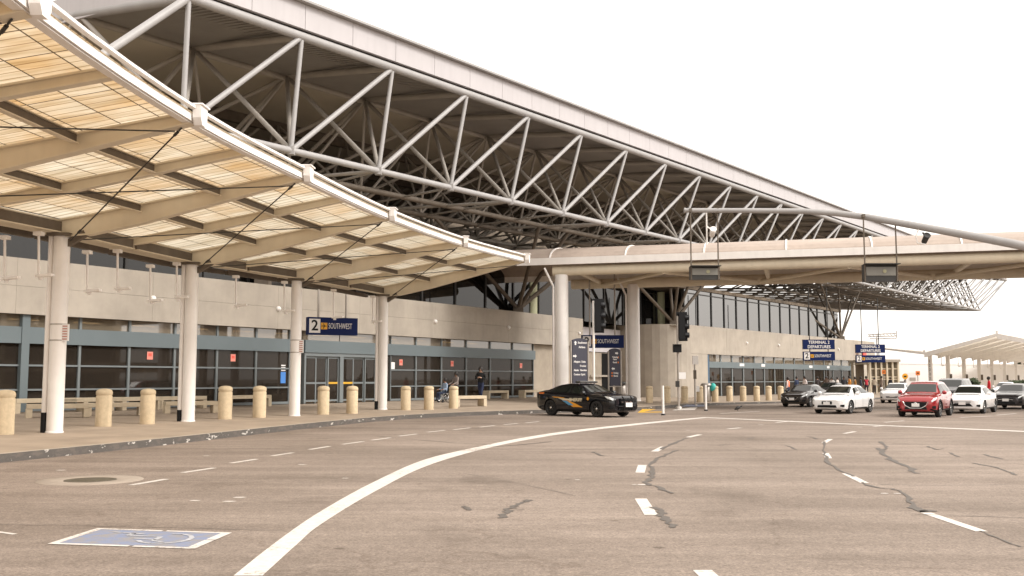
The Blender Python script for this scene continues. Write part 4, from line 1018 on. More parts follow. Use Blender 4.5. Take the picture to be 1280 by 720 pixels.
directory('taller slate direction board close behind the black police sedan roof', 715.8, 734.2, 422.3, 58, [('u', .2, .93, 0), ('Southwest', .36, .935, .17), ('Airlines', .42, .84, .17), ('r', .16, .65, 0), ('Allegiant', .08, .53, .15), ('Delta', .6, .53, .15), ('Frontier', .5, .44, .15), ('Alaska', .08, .35, .15), ('Hawaiian', .5, .35, .15), ('Contour', .08, .26, .15), ('Spirit', .58, .26, .15)])
directory('slate direction board with orange squares beside the rear thick column', 762.5, 775.5, 435, 65, [('r', .66, .9, 0), ('Ticketing', .22, .79, .15), ('Gates', .3, .73, .15), ('sq', .8, .785, 0), ('sq', .8, .645, 0), ('Rental', .28, .645, .15), ('l', .3, .47, 0), ('sq', .2, .35, 0), ('Parking', .34, .35, .15), ('sq', .2, .27, 0), ('Shuttle', .34, .27, .15)])

# ------------------------------------------------------------------ traffic signals
def signal(label, px, ytop, ybot, D, ped, ypole, base=None):
    p = Py(px, ybot, D); z0 = floor_z(p.x - .1, p.y); h = Py(px, ytop, D).z - p.z
    t = thing('traffic_light', label, 'traffic light', (p.x - .12, p.y, z0), 0, 'traffic lights at the crosswalk')
    m1 = MB(); m1.tube((p.x - .22, p.y, z0), (p.x - .22, p.y, Py(px, ypole, D).z), .065, n=12); m1.lathe((p.x - .22, p.y, z0), [(.2, 0), (.18, .14), (.08, .2)], 14); m1.build('pole', 'steelbin' if ped else 'white', t)
    m1 = MB(); m1.box((p.x + .02, p.y, p.z + h / 2), (.34, .3, h)); m1.box((p.x + .06, p.y + .17, p.z + h / 2), (.62, .03, h + .16)); hd = m1.build('signal_head', 'black', t)
    for k in range(3):
        m1 = MB(); c = Vector((p.x + .17, p.y - .02, p.z + h * (k + .5) / 3)); ax = Matrix.Rotation(R(90), 3, 'Y')
        m1.lathe(c, [(.15, 0), (.16, .26), (.14, .26), (.13, .02)], 16, axis=ax, caps=True); m1.build('visor', 'black', hd)
    if ped:
        m1 = MB(); c = Py(846, 435.5, D); m1.box((c.x, c.y - .1, c.z), (.46, .3, .46)); m1.bar((c.x - .2, c.y - .3, c.z + .2), (c.x + .2, c.y - .3, c.z + .2), .3, .03); m1.build('pedestrian_head', 'black', t)
        m1 = MB(); c = Py(852.5, 469.5, D); m1.box((c.x, c.y - .1, c.z), (.4, .03, .38)); m1.build('white_plate', 'signwhite', t)
        m1 = MB(); c = Py(846.5, 480, D); m1.box((c.x, c.y - .1, c.z), (.2, .2, .34)); m1.build('push_button_box', 'dark', t)
signal('three lamp traffic light on a white pole behind the police sedan', 747, 375, 414, 54, False, 376)
signal('traffic light with pedestrian head and white plate beside the bollards', 852, 391.5, 424.5, 57, True, 395)
# slim ticket post
p = FL(869, 507); t = thing('call_post', 'slim grey post with a white box on top among the bollards', 'post', p)
m1 = MB(); m1.tube(p, p + Vector((0, 0, 3.1)), .05, n=10); m1.lathe(p, [(.14, 0), (.1, .08)], 12); m1.build('post', 'steelbin', t)
m1 = MB(); m1.box(p + Vector((.04, -.06, 2.85)), (.36, .16, .55)); m1.build('white_box', 'white', t)
m1 = MB(); m1.box(p + Vector((.0, -.08, 1.95)), (.18, .1, .55)); m1.build('dark_box', 'brown', t)
m1 = MB(); m1.box(p + Vector((.18, -.06, 1.05)), (.2, .04, .36)); m1.build('small_notice', 'signwhite', t)

# ------------------------------------------------------------------ bollards
b0 = local('bollard', 'x', 'bollard', 'round concrete bollards along the kerb')
m1 = MB(); m1.lathe((0, 0, 0), [(.235, -.05), (.24, .02), (.24, .93), (.225, .95), (.225, .965), (.245, .985), (.245, 1.06), (.22, 1.115), (.15, 1.15), (.05, 1.165), (.005, 1.167)], 32); m1.build('post', 'bollard', b0)
bl = [(5, 543, 'bollard cut by the left edge of the photo'), (129, 533, 'bollard just right of the nearest white column'), (184, 530, 'second bollard right of the nearest white column'), (281, 524, 'bollard just right of the second white column'), (324, 522, 'bollard just left of the third white column'),
      (404, 518, 'bollard under the blue hanging sign, nearer the third column'), (440, 517, 'bollard before the automatic doors, nearer the fourth column'), (507, 512.5, 'bollard just right of the fourth white column'), (536, 512, 'bollard left of the wheelchair'), (567, 510.5, 'bollard standing before the wheelchair attendant beside a bench')]
far = [(812, 503.5, 'bollard next to the rear thick crosswalk column'), (834, 503.5, 'bollard just left of the pedestrian signal pole'), (856, 503.3, 'bollard under the white plate on the signal pole'), (875, 502.5, 'bollard just right of the slim call post'), (894, 502.2, 'bollard just right of the litter bin with teal bag'),
       (912, 501.6, 'bollard before the first glass doors of the second block'), (929, 501.3, 'middle bollard between the teal bag and the black hatchback'), (946, 501, 'third bollard left of the black hatchback'), (961, 500.5, 'second bollard left of the black hatchback'), (976, 500, 'bollard partly behind the black hatchback')]
for i, (px, py, lb) in enumerate(bl + far):
    p = FL(px, py)
    hb_ = {0: 57}.get(i)
    tgt = (py - 486.3 if i < 3 else py - 482.6) if i < 10 else py - 482.5
    D = p.y; sc = max(.8, min(1.2, (tgt * (D * 1.0) / F) / 1.167))
    if i == 0: sc = 1.0
    lb = 'tan round ' + lb
    if i == 0: b0['label'] = lb; place(b0, p, 0, sc)
    else: dup(b0, p, random.uniform(0, 6), lb, sc)
p = FL(1058, 494); dup(b0, Vector((30.5, 95, .13)), 0, 'tan round bollard glimpsed behind the white sedan, by the drop-off crowd', 1.0)
# delineator posts
d0 = local('delineator_post', 'white flexible post standing on the road before the yellow kerb patch', 'delineator', 'white flexible posts')
m1 = MB(); m1.lathe((0, 0, 0), [(.1, 0), (.09, .05), (.05, .07)], 16); m1.build('base', 'black', d0)
m1 = MB(); m1.tube((0, 0, .06), (0, 0, 1.25), .055, .05, n=14); m1.build('tube', 'white', d0)
p = FL(829, 519); place(d0, p, 0, 36.5 * p.y / F / 1.25); p = FL(882.5, 513.5); dup(d0, p, 0, 'white flexible post beside the blue ground paint', 32 * p.y / F / 1.25)
p = FL(789, 499); dup(d0, p, 0, 'white flexible post in front of the rear crosswalk column')

# ------------------------------------------------------------------ benches
def bench(label, p, rz, L=1.9, W=.5, H=.48):
    t = thing('bench', label, 'bench', p, rz, 'concrete benches on the sidewalk')
    X = XF[t.name]
    m1 = MB(); 
    def bx(c, s): q = len(m1.v); m1.box(c, s); m1.v[q:] = [X @ v for v in m1.v[q:]]
    bx((0, 0, H - .08), (L, W, .16)); m1.build('seat', 'bench', t, bevel=.012)
    for x in (-L / 2 + .08, L / 2 - .08):
        m1 = MB(); bx((x, 0, (H - .165) / 2), (.2, W - .02, H - .165)); m1.build('leg', 'bench', t, bevel=.012)
ang = math.atan2(U.y, U.x)
bench('near concrete bench partly behind the nearest white column', FL(72, 522), ang - .5, 2.0)
bench('concrete bench partly behind the second bollard', FL(143, 519.5), ang - .48, 2.0)
bench('concrete bench partly behind the second white column', FL(238, 516.5), ang - .45, 2.05)
bench('small concrete bench right of the bollard by the wheelchair', FL(586, 508), ang - .35, 1.9, .6, .56)
for px, lb, L in ((45, 'long bench by the glass left of the nearest column', 3.0), (96, 'long bench by the glass behind the first bollards', 3.0), (150, 'long bench by the glass under the red square notice', 2.6), (207, 'long bench by the glass left of the second column', 2.6), (292, 'long bench by the glass under the second red notice', 2.6),
                (604, 'bench by the glass behind the walking woman', 2.4), (649, 'bench by the glass at the end of the first block', 2.6)):
    p = FP(fs(px), 0, 1.0); p.z = floor_z(p.x, p.y); bench(('concrete ' + lb), p, ang, L, .5, .55)
# litter bins
def bin_(label, px, py, h, r, mtl, bag=False):
    p = FL(px, py); t = thing('litter_bin', label, 'litter bin', p, 0)
    m1 = MB(); m1.lathe(p, [(r * .9, 0), (r, .06), (r, h * .8), (r * .8, h * .84)], 20); m1.build('drum', mtl, t)
    m1 = MB(); m1.lathe(p + Vector((0, 0, h * .82)), [(r * 1.25, .04), (r * 1.3, .08), (r * 1.1, h * .16), (.02, h * .2)], 20); m1.build('lid', 'dark' if not bag else 'steelbin', t)
    return p
bin_('round steel litter bin behind the police sedan bonnet', 776, 500, 1.25, .38, 'steelbin')
p = bin_('litter bin with a wide pale lid beside a bollard', 883, 502, 1.25, .3, 'steelbin', True)
t = thing('plastic_bag', 'teal plastic bag hanging at the litter bin lid', 'bag', p + Vector((.45, -.1, .85)))
m1 = MB(); m1.lathe(p + Vector((.45, -.1, .7)), [(.08, 0), (.2, .08), (.24, .3), (.14, .5), (.05, .56)], 14); m1.build('bag', 'teal', t)

# ------------------------------------------------------------------ vehicles
def smooth_curve(pts, w=.05):
    xs = np.array([p[0] for p in pts]); ys = np.array([p[1] for p in pts])
    def f(x):
        return float(sum(np.interp(x + o, xs, ys) * k for o, k in ((-w, .15), (-w / 2, .22), (0, .26), (w / 2, .22), (w, .15))))
    return f
SEDAN = dict(L=4.85, wb=(.92, 3.77), r=.335,
    zt=[(0, .67), (.05, .77), (.18, .845), (.6, .935), (1.25, 1.0), (2.0, 1.395), (2.35, 1.445), (2.9, 1.455), (3.4, 1.40), (4.15, 1.10), (4.6, 1.075), (4.8, 1.02), (4.85, .86)],
    zb=[(0, .63), (.05, .73), (.18, .80), (.6, .88), (1.25, .935), (2.5, .965), (3.9, 1.01), (4.6, 1.02), (4.8, .97), (4.85, .80)],
    hw=[(0, .60), (.04, .69), (.15, .80), (.4, .885), (.9, .915), (2.4, .925), (3.9, .915), (4.5, .86), (4.78, .74), (4.85, .64)],
    z0=[(0, .30), (.1, .23), (.4, .19), (4.4, .2), (4.85, .36)],
    ht=[(0, .5), (.6, .66), (1.25, .70), (2.0, .585), (2.9, .57), (3.4, .57), (4.15, .66), (4.85, .5)],
    ws=(1.34, 1.94), rw=(3.5, 4.1), sw=[(1.55, 2.50), (2.58, 3.42)], qw=(3.47, 3.82))
POLICE = dict(SEDAN, r=.36,
    zt=[(0, .80), (.05, .90), (.18, .95), (.6, .995), (1.3, 1.045), (2.05, 1.40), (2.4, 1.465), (2.9, 1.475), (3.5, 1.40), (4.2, 1.17), (4.6, 1.14), (4.8, 1.10), (4.85, .92)],
    zb=[(0, .74), (.05, .84), (.18, .895), (.6, .94), (1.3, .965), (2.5, .99), (3.9, 1.06), (4.6, 1.08), (4.8, 1.04), (4.85, .86)],
    hw=[(0, .72), (.04, .80), (.15, .88), (.4, .92), (.9, .945), (2.4, .945), (3.9, .945), (4.5, .90), (4.78, .80), (4.85, .70)],
    ht=[(0, .6), (.6, .72), (1.3, .73), (2.05, .60), (2.9, .585), (3.5, .58), (4.2, .66), (4.85, .55)], ws=(1.40, 1.98), rw=(3.6, 4.16))
SUV = dict(L=4.55, wb=(.88, 3.58), r=.365,
    zt=[(0, .74), (.05, .86), (.18, .95), (.6, 1.04), (1.15, 1.12), (1.85, 1.56), (2.2, 1.64), (3.2, 1.66), (4.0, 1.60), (4.35, 1.25), (4.5, 1.08), (4.55, .85)],
    zb=[(0, .70), (.05, .82), (.18, .90), (.6, .98), (1.15, 1.045), (2.5, 1.09), (4.0, 1.14), (4.45, 1.05), (4.55, .80)],
    hw=[(0, .64), (.04, .73), (.15, .83), (.4, .90), (.9, .925), (2.4, .93), (3.9, .92), (4.3, .87), (4.55, .72)],
    z0=[(0, .34), (.1, .27), (.4, .24), (4.2, .26), (4.55, .40)],
    ht=[(0, .52), (.6, .68), (1.15, .73), (1.85, .62), (2.9, .61), (4.0, .60), (4.35, .66), (4.55, .5)],
    ws=(1.22, 1.8), rw=(4.05, 4.32), sw=[(1.45, 2.35), (2.43, 3.3)], qw=(3.36, 3.9))
VAN = dict(L=5.1, wb=(.95, 4.0), r=.36,
    zt=[(0, .80), (.05, .95), (.2, 1.03), (.9, 1.18), (1.7, 1.68), (2.2, 1.76), (4.6, 1.76), (4.9, 1.66), (5.05, 1.2), (5.1, .9)],
    zb=[(0, .75), (.05, .88), (.2, .97), (.9, 1.08), (2.5, 1.12), (4.9, 1.14), (5.05, 1.1), (5.1, .85)],
    hw=[(0, .68), (.05, .78), (.2, .88), (.5, .96), (2.4, .99), (4.6, .98), (5.0, .94), (5.1, .86)],
    z0=[(0, .34), (.1, .27), (.4, .24), (4.8, .26), (5.1, .38)],
    ht=[(0, .55), (.9, .78), (1.7, .72), (2.9, .73), (4.6, .73), (5.1, .7)],
    ws=(1.0, 1.64), rw=(4.92, 5.02), sw=[(1.4, 2.3), (2.4, 3.5)], qw=(3.58, 4.75))
def ev(o):
    dg = bpy.context.evaluated_depsgraph_get(); return bpy.data.meshes.new_from_object(o.evaluated_get(dg))
def make_car(name, label, catg, spec, paintm, group, opts):
    L = spec['L']; fz_ = {k: smooth_curve(spec[k], .05 if k != 'hw' else .03) for k in ('zt', 'zb', 'hw', 'z0', 'ht')}
    t = local(name, label, catg, group)
    def keys(x):
        x = max(0, min(L, x)); hw, zb, zt, z0, ht = fz_['hw'](x), fz_['zb'](x), fz_['zt'](x), fz_['z0'](x), fz_['ht'](x)
        hb = hw * .935; ht = min(ht, hb - .02); dz = min(.075, (zt - zb) * .45)
        return [(0, z0), (hw * .82, z0), (hw * .965, z0 + .06), (hw, z0 + (zb - z0) * .48), (hw * .992, zb - (zb - z0) * .2), (hb, zb), (ht, zt - dz), (ht * .86, zt - dz * .22), (ht * .45, zt - .005), (0, zt)]
    NK = 9
    def S(x, u):                                 # u 0..9 over the half ring
        k = keys(x); i = min(NK - 1, int(u)); f = u - i
        a = k[max(i - 1, 0)]; b = k[i]; c = k[i + 1]; d = k[min(i + 2, NK)]
        def cr(p0, p1, p2, p3): return .5 * (2 * p1 + (p2 - p0) * f + (2 * p0 - 5 * p1 + 4 * p2 - p3) * f * f + (3 * p1 - p0 - 3 * p2 + p3) * f ** 3)
        lin_ = i in (0, 1, 5)
        y = b[0] + (c[0] - b[0]) * f if lin_ else cr(a[0], b[0], c[0], d[0]); z = b[1] + (c[1] - b[1]) * f if lin_ else cr(a[1], b[1], c[1], d[1])
        return Vector((L / 2 - x, max(0, y) if u > 0 else 0, z))
    us = [0, 1, 1.5, 2, 2.35, 2.7, 3, 3.35, 3.7, 4, 4.35, 4.7, 4.9, 5, 5.1, 5.5, 5.9, 6, 6.15, 6.4, 6.7, 7, 7.5, 8, 8.5, 9]
    xs = sorted(set([0, .015, .04, .08, .13, .2, .3, .42] + [.55 + .13 * i for i in range(int((L - 1.0) / .13))] + [L - .42, L - .3, L - .2, L - .12, L - .06, L - .02, L]))
    ring = []
    for x in xs:
        h = [S(x, u) for u in us]; ring.append(h + [Vector((p.x, -p.y, p.z)) for p in h[1:-1][::-1]])
    n = len(ring[0]); mb = MB()
    vs = [p for r_ in ring for p in r_]; fs_ = []
    for i in range(len(ring) - 1):
        for j in range(n): fs_.append((i * n + j, i * n + (j + 1) % n, (i + 1) * n + (j + 1) % n, (i + 1) * n + j))
    mb.add(vs, fs_, 0, True); mb.add(ring[0], [list(range(n))], 0); mb.add(ring[-1], [list(range(n))], 0)
    bo = mb.build('body', [paintm, 'black'], t)
    bm = bmesh.new(); bm.from_mesh(bo.data); bmesh.ops.remove_doubles(bm, verts=bm.verts, dist=1e-5); bmesh.ops.recalc_face_normals(bm, faces=bm.faces); bm.to_mesh(bo.data); bm.free()
    # wheel wells
    cm = MB()
    for wx in spec['wb']:
        for sd in (1, -1): cm.tube((L / 2 - wx, sd * .52, spec['r']), (L / 2 - wx, sd * 1.2, spec['r']), spec['r'] + .055, n=28, mi=1)
    cut = cm.build('cutter', [paintm, 'black']); md = bo.modifiers.new('b', 'BOOLEAN'); md.object = cut; md.operation = 'DIFFERENCE'; md.solver = 'EXACT'
    bpy.context.view_layer.update(); me = ev(bo); bo.modifiers.clear()
    if len(me.polygons) > 100: bo.data = me
    bpy.data.objects.remove(cut)
    me = bo.data
    for p in me.polygons: p.use_smooth = True
    try: me.set_sharp_from_angle(angle=R(38))
    except Exception: pass
    def patch(nm, x0f, x1f, u0, u1, mtl, nx=6, nu=5, off=.006, sides=(1, -1), parent=None, close=False):
        outs = []
        for sd in sides:
            m1 = MB(); g = []
            for a in range(nu + 1):
                u = u0 + (u1 - u0) * a / nu; xa = x0f(u) if callable(x0f) else x0f; xb = x1f(u) if callable(x1f) else x1f
                for b in range(nx + 1):
                    x = xa + (xb - xa) * b / nx; p = S(x, u); e = .012
                    du = S(x, min(9, u + e)) - S(x, max(0, u - e)); dx = S(min(L, x + e), u) - S(max(0, x - e), u)
                    nn = dx.cross(du); nn = nn.normalized() if nn.length > 1e-9 else Vector((0, 0, 1))
                    if nn.dot(p - Vector((p.x * .8, 0, .6))) < 0: nn = -nn
                    q = p + nn * off; g.append(Vector((q.x, q.y * sd, q.z)))
            m1.add(g, [(a * (nx + 1) + b, a * (nx + 1) + b + 1, (a + 1) * (nx + 1) + b + 1, (a + 1) * (nx + 1) + b) for a in range(nu) for b in range(nx)], 0, True)
            outs.append(m1.build(nm, mtl, parent or t))
        return outs
    def full_patch(nm, x0, x1, u0, mtl, nx=8, nu=8):       # symmetric over the centre line
        m1 = MB(); g = []
        rows = [(u0 + (9 - u0) * a / nu, 1) for a in range(nu + 1)] + [(9 - (9 - u0) * a / nu, -1) for a in range(1, nu + 1)]
        for u, sd in rows:
            for b in range(nx + 1):
                x = x0 + (x1 - x0) * b / nx; p = S(x, u); g.append(Vector((p.x + (.004 if x1 < L / 2 else -.004), p.y * sd, p.z + .006)))
        m1.add(g, [(a * (nx + 1) + b, a * (nx + 1) + b + 1, (a + 1) * (nx + 1) + b + 1, (a + 1) * (nx + 1) + b) for a in range(len(rows) - 1) for b in range(nx)], 0, True)
        return m1.build(nm, mtl, t)
    full_patch('windshield', spec['ws'][0], spec['ws'][1], 6.25, 'carglass'); full_patch('rear_window', spec['rw'][0], spec['rw'][1], 6.3, 'carglass')
    for k, (a, b) in enumerate(spec['sw']):
        xa = (lambda u, a=a: a + (u - 5.1) * .42) if k == 0 else a
        patch('side_window', xa, b, 5.08, 5.9, 'carglass')
    qa, qb = spec['qw']; patch('quarter_window', qa, lambda u: qb - (u - 5.1) * (.35 if qb - qa > .6 else .30), 5.1, 5.88, 'carglass')
    hl = opts.get('lamp', (.03, .50)); patch('headlight', lambda u: hl[0], lambda u: hl[1] - (4.85 - u) * .28, 4.15, 4.85, 'headlamp', off=.012)
    # front face: grille, lower intake, plate
    zl = S(0, 2).z; zh = S(0, 5).z; ym = fz_['hw'](0)
    G_ = opts.get('grille', 'wide')
    def slab(nm, poly, mtl, th=.03, x=L / 2 + .004, parent=None):
        m1 = MB(); m1.prism([Vector((x, y, z)) for y, z in poly], (th, 0, 0)); return m1.build(nm, mtl, parent or t, bevel=.008)
    zr = zh - .02; hgt = zh - zl
    if G_ == 'wing':
        g = slab('grille', [(-.42, zr - .16), (-.50, zr), (.50, zr), (.42, zr - .16), (.24, zr - .27), (-.24, zr - .27)], 'black')
        m1 = MB(); m1.path([Vector((L / 2 + .035, y, z)) for y, z in ((-.56, zr + .01), (-.45, zr - .17), (-.25, zr - .285), (.25, zr - .285), (.45, zr - .17), (.56, zr + .01))], .017, 8); m1.build('grille_trim', 'chrome', g)
        m1 = MB(); m1.lathe((L / 2 + .04, 0, zr - .1), [(.075, 0), (.075, .012), (.055, .016)], 18, axis=Matrix.Rotation(R(90), 3, 'Y')); m1.build('emblem', 'chrome', g)
    elif G_ == 'kidney':
        for y in (-.14, .14):
            g = slab('grille', [(y - .12, zr - .15), (y - .125, zr - .03), (y - .1, zr), (y + .1, zr), (y + .125, zr - .03), (y + .12, zr - .15)], 'black')
    elif G_ == 'vee':
        g = slab('grille', [(-.2, zl + .12), (-.34, zr), (.34, zr), (.2, zl + .12)], 'black')
        m1 = MB(); m1.path([Vector((L / 2 + .04, y, z)) for y, z in ((-.42, zr), (-.2, zr - .2), (.2, zr - .2), (.42, zr))], .022, 8); m1.build('grille_trim', 'chrome', g)
    elif G_ == 'bigmouth':
        g = slab('grille', [(-.5, zl + .03), (-.36, zr - .1), (.36, zr - .1), (.5, zl + .03)], 'black'); slab('upper_slot', [(-.4, zr - .05), (-.42, zr - .02), (.42, zr - .02), (.4, zr - .05)], 'black')
    elif G_ == 'none':
        g = slab('grille', [(-.4, zl + .05), (-.42, zl + .13), (.42, zl + .13), (.4, zl + .05)], 'black')
    else:
        g = slab('grille', [(-.36, zr - .17), (-.4, zr - .01), (.4, zr - .01), (.36, zr - .17)], 'black')
        m1 = MB(); m1.bar((L / 2 + .036, -.38, zr - .08), (L / 2 + .036, .38, zr - .08), .012, .03); m1.build('grille_trim', 'chrome', g)
    if G_ not in ('none', 'bigmouth'): slab('lower_intake', [(-.5, zl - .03), (-.46, zl + .09), (.46, zl + .09), (.5, zl - .03)], 'black')
    ps = opts.get('plate', 1); slab('license_plate', [(-.17 * ps, zl + .1), (-.17 * ps, zl + .1 + .15 * ps), (.17 * ps, zl + .1 + .15 * ps), (.17 * ps, zl + .1)], 'signwhite', .02, L / 2 + opts.get('platex', .04))
    patch('fog_lamp', .03, .2, 2.35, 2.9, 'black', off=.008)
    patch('sill_trim', spec['wb'][0] + .45, spec['wb'][1] - .45, 1.9, 2.25, 'black', off=.006)
    if opts.get('cladding'):
        patch('front_lip', .0, .5, 1.6, 2.2, 'black', off=.01)
        for wx in spec['wb']: 
            for sd in (1, -1):
                m1 = MB(); yy = fz_['hw'](wx) * .985 * sd; pts = []
                for k in range(13):
                    a = math.pi * k / 12 * 1.1 - .15; pts.append(Vector((L / 2 - wx + (spec['r'] + .08) * math.cos(a), yy, spec['r'] + (spec['r'] + .08) * math.sin(a))))
                m1.path(pts, .035, 6); m1.build('wheel_arch_trim', 'black', t)
    # door seams and handles
    for x in (spec['sw'][0][0] - .12, spec['sw'][0][1] + .04, spec['sw'][1][1] + .0): patch('door_seam', x, x + .014, 2.2, 5.0, 'black', nx=1, nu=12, off=.004)
    for x in (spec['sw'][0][1] - .22, spec['sw'][1][1] - .2): patch('door_handle', x, x + .18, 4.3, 4.42, opts.get('handle', paintm), nx=2, nu=1, off=.035)
    for sd in (1, -1):
        m1 = MB(); x = spec['sw'][0][0] + .06; p = S(x, 5.05); c = Vector((p.x, (p.y + .13) * sd, p.z + .07))
        m1.lathe(c, [(.02, -.10), (.075, -.085), (.095, -.02), (.09, .06), (.05, .09)], 14, axis=Matrix.Rotation(R(90), 3, 'X') if sd > 0 else Matrix.Rotation(R(-90), 3, 'X')); m1.bar((p.x, p.y * sd, p.z + .02), c, .06, .03)
        m1.build('wing_mirror', paintm, t)
    # wheels
    for wx in spec['wb']:
        for sd in (1, -1):
            r = spec['r']; c = Vector((L / 2 - wx, sd * (fz_['hw'](wx) - .125), r)); ax = Matrix.Rotation(R(-90 * sd), 3, 'X')
            m1 = MB(); m1.lathe(c, [(r * .66, -.11), (r * .9, -.11), (r * .985, -.08), (r, -.02), (r, .03), (r * .985, .085), (r * .9, .11), (r * .68, .105), (r * .66, .02)], 32, axis=ax, caps=False); wo = m1.build('wheel', 'rubber', t)
            m1 = MB(); rm = opts.get('rim', 0)
            m1.lathe(c, [(r * .69, .095), (r * .66, .1), (r * .62, .07), (r * .58, -.04), (.05, -.05)], 32, axis=ax, caps=False, mi=2 if not rm else 0)
            for k in range(5 if not rm else 8):
                a = 2 * math.pi * k / (5 if not rm else 8); dv = ax @ Vector((math.cos(a), math.sin(a), 0)); of = ax @ Vector((0, 0, .06)); of2 = ax @ Vector((0, 0, .075))
                m1.bar(c + dv * .03 + of2, c + dv * r * .66 + of, .07, .03, up=ax @ Vector((0, 0, 1)))
            m1.lathe(c, [(.065, .05), (.065, .085), (.03, .1)], 14, axis=ax, mi=1)
            m1.lathe(c, [(r * .68, .09), (r * .69, .106), (r * .64, .1)], 32, axis=ax, caps=False)
            m1.build('rim', ['rim', 'chrome', 'dark'] if not rm else ['blackrim', 'chrome', 'dark'], wo)
    m1 = MB(); m1.box((0, 0, .3), (L * .8, 1.3, .2)); m1.build('underbody', 'black', t)
    t['S'] = 0
    return t, S, patch, slab, (zl, zr)
P_black = paint('paint_black', (.004, .004, .006), .15, coat=.35); P_white = paint('paint_white', (.80, .79, .78), .2); P_red = paint('paint_red', (.34, .016, .022), .18, .25)
P_dark = paint('paint_charcoal', (.035, .031, .03), .15, .4); P_silver = paint('paint_dark_grey', (.045, .042, .045), .2, .3, coat=.5); P_pearl = paint('paint_pearl', (.82, .81, .81), .16)
hd = Vector((-.55, -.835))
def yaw(h): return math.atan2(h[1], h[0])
# police sedan
pol, S, patch, slab, (zl, zr) = make_car('police_car', 'black police sedan with push bumper and roof light bar at the kerb', 'car', POLICE, P_black, None, dict(rim=1, lamp=(.04, .44), handle='black', platex=.17, plate=1.25))
# push bumper
m1 = MB(); L = SEDAN['L']; x = L / 2 + .12
for y in (-.27, .27): m1.path([Vector((x - .05, y, .3)), Vector((x + .02, y, .42)), Vector((x + .02, y, .78)), Vector((x - .1, y, .9))], .03, 8)
m1.bar((x + .02, -.27, .5), (x + .02, .27, .5), .05, .1); m1.bar((x + .02, -.27, .76), (x + .02, .27, .76), .05, .06)
m1.path([Vector((x - .25, -.72, .5)), Vector((x - .05, -.55, .48)), Vector((x, -.27, .48)), Vector((x, .27, .48)), Vector((x - .05, .55, .48)), Vector((x - .25, .72, .5))], .028, 8)
m1.build('push_bumper', 'black', pol)
# light bar
m1 = MB(); xr = L / 2 - 2.35
m1.box((xr, 0, 1.52), (.3, 1.16, .075)); lb_ = m1.build('light_bar', 'dark', pol, bevel=.02)
m1 = MB(); m1.box((xr, 0, 1.545), (.24, 1.08, .05)); m1.build('lens', 'sigpanel', lb_, bevel=.015)
m1 = MB(); m1.box((xr, -.5, 1.475), (.06, .06, .08)); m1.box((xr, .5, 1.475), (.06, .06, .08)); m1.box((xr, 0, 1.478), (.06, 1.2, .02)); m1.build('mount', 'chrome', lb_)
# door stripe sweep, lettering, badge (both flanks)
M['stripeblue'] = mat('stripe_blue', (.09, .32, .55), .3); M['stripegold'] = mat('stripe_gold', (.75, .33, .03), .3); M['stripepale'] = mat('stripe_pale', (.7, .62, .45), .3)
patch('door_stripe', lambda u: 1.70 + (u - 2.55) * .95, lambda u: 2.30 + (u - 2.55) * .72, 2.55, 3.45, 'stripegold', off=.008)
patch('door_stripe', lambda u: 2.36 + (u - 2.9) * .62, lambda u: 2.66 + (u - 2.9) * .66, 2.75, 3.4, 'stripeblue', off=.0085)
patch('door_stripe', lambda u: 2.08 + (u - 3.45) * .9, lambda u: 2.9 + (u - 3.45) * 1.2, 3.5, 3.75, 'stripepale', off=.009)
patch('door_stripe', lambda u: 2.6 + (u - 3.6) * .9, lambda u: 3.3 + (u - 3.6) * 1.0, 3.8, 3.95, 'stripegold', off=.009)
for sd in (-1, 1):
    m1 = MB(); p = S(2.1, 3.75); y = (p.y + .016) * sd
    mt = frame(Vector((L / 2 - 2.12, y, .735)), Vector((1, 0, 0)) if sd < 0 else Vector((-1, 0, 0)))
    m1.text('SHERIFF', mt, .20, 0, xs=1.15, depth=.003, bold=.006); m1.build('lettering', 'stripepale', pol)
    m1 = MB(); mt = frame(Vector((L / 2 - 4.35, (S(4.35, 4.55).y + .02) * sd, S(4.35, 4.55).z)), Vector((1, 0, 0)) if sd < 0 else Vector((-1, 0, 0)))
    m1.text('SHERIFF', mt, .09, 0, xs=1.1, depth=.003, bold=.004); m1.build('lettering', 'orange', pol)
    m1 = MB(); q = Vector((L / 2 - 1.38, (S(1.38, 3.9).y + .012) * sd, .80)); pts = []
    for k in range(14):
        a = math.pi * 2 * k / 14; rr_ = .095 if k % 2 == 0 else .05; pts.append(q + Vector((rr_ * math.cos(a), 0, rr_ * math.sin(a))))
    m1.add(pts, [list(range(14))]); m1.build('star_badge', 'stripegold', pol)
h = Vector((.67, -.742)); fw = G(747, 521.5)
nearfront = Vector((SEDAN['L'] / 2 - .92, -.80)); ca, sa_ = h.x, h.y
cpos = Vector((fw.x - (nearfront.x * ca - nearfront.y * sa_), fw.y - (nearfront.x * sa_ + nearfront.y * ca), 0))
place(pol, cpos, yaw(h), 1.03)
def put(car, wheel_px, wheel, spec, h, scale, side=1):
    """wheel_px: where the named wheel touches the road; wheel: (axle index, side)"""
    W = G(*wheel_px); lx = (spec['L'] / 2 - spec['wb'][wheel]) * scale; ly = .8 * side * scale; h = Vector(h).normalized()
    place(car, Vector((W.x - (lx * h.x - ly * h.y), W.y - (lx * h.y + ly * h.x), 0)), yaw(h), scale)
grp = 'cars driving up the terminal road'
suv = make_car('red_suv', 'dark red crossover with black winged grille coming down the road', 'car', SUV, P_red, grp, dict(grille='wing', cladding=1, lamp=(.03, .42)))[0]
put(suv, (1173, 521.5), 0, SUV, (-.55, -.835), .97)
ws = make_car('white_sedan', 'white sedan with twin dark grilles right of the black hatchback', 'car', SEDAN, P_white, grp, dict(grille='kidney', lamp=(.03, .48)))[0]
put(ws, (1062, 517.3), 0, SEDAN, (-.62, -.785), .98)
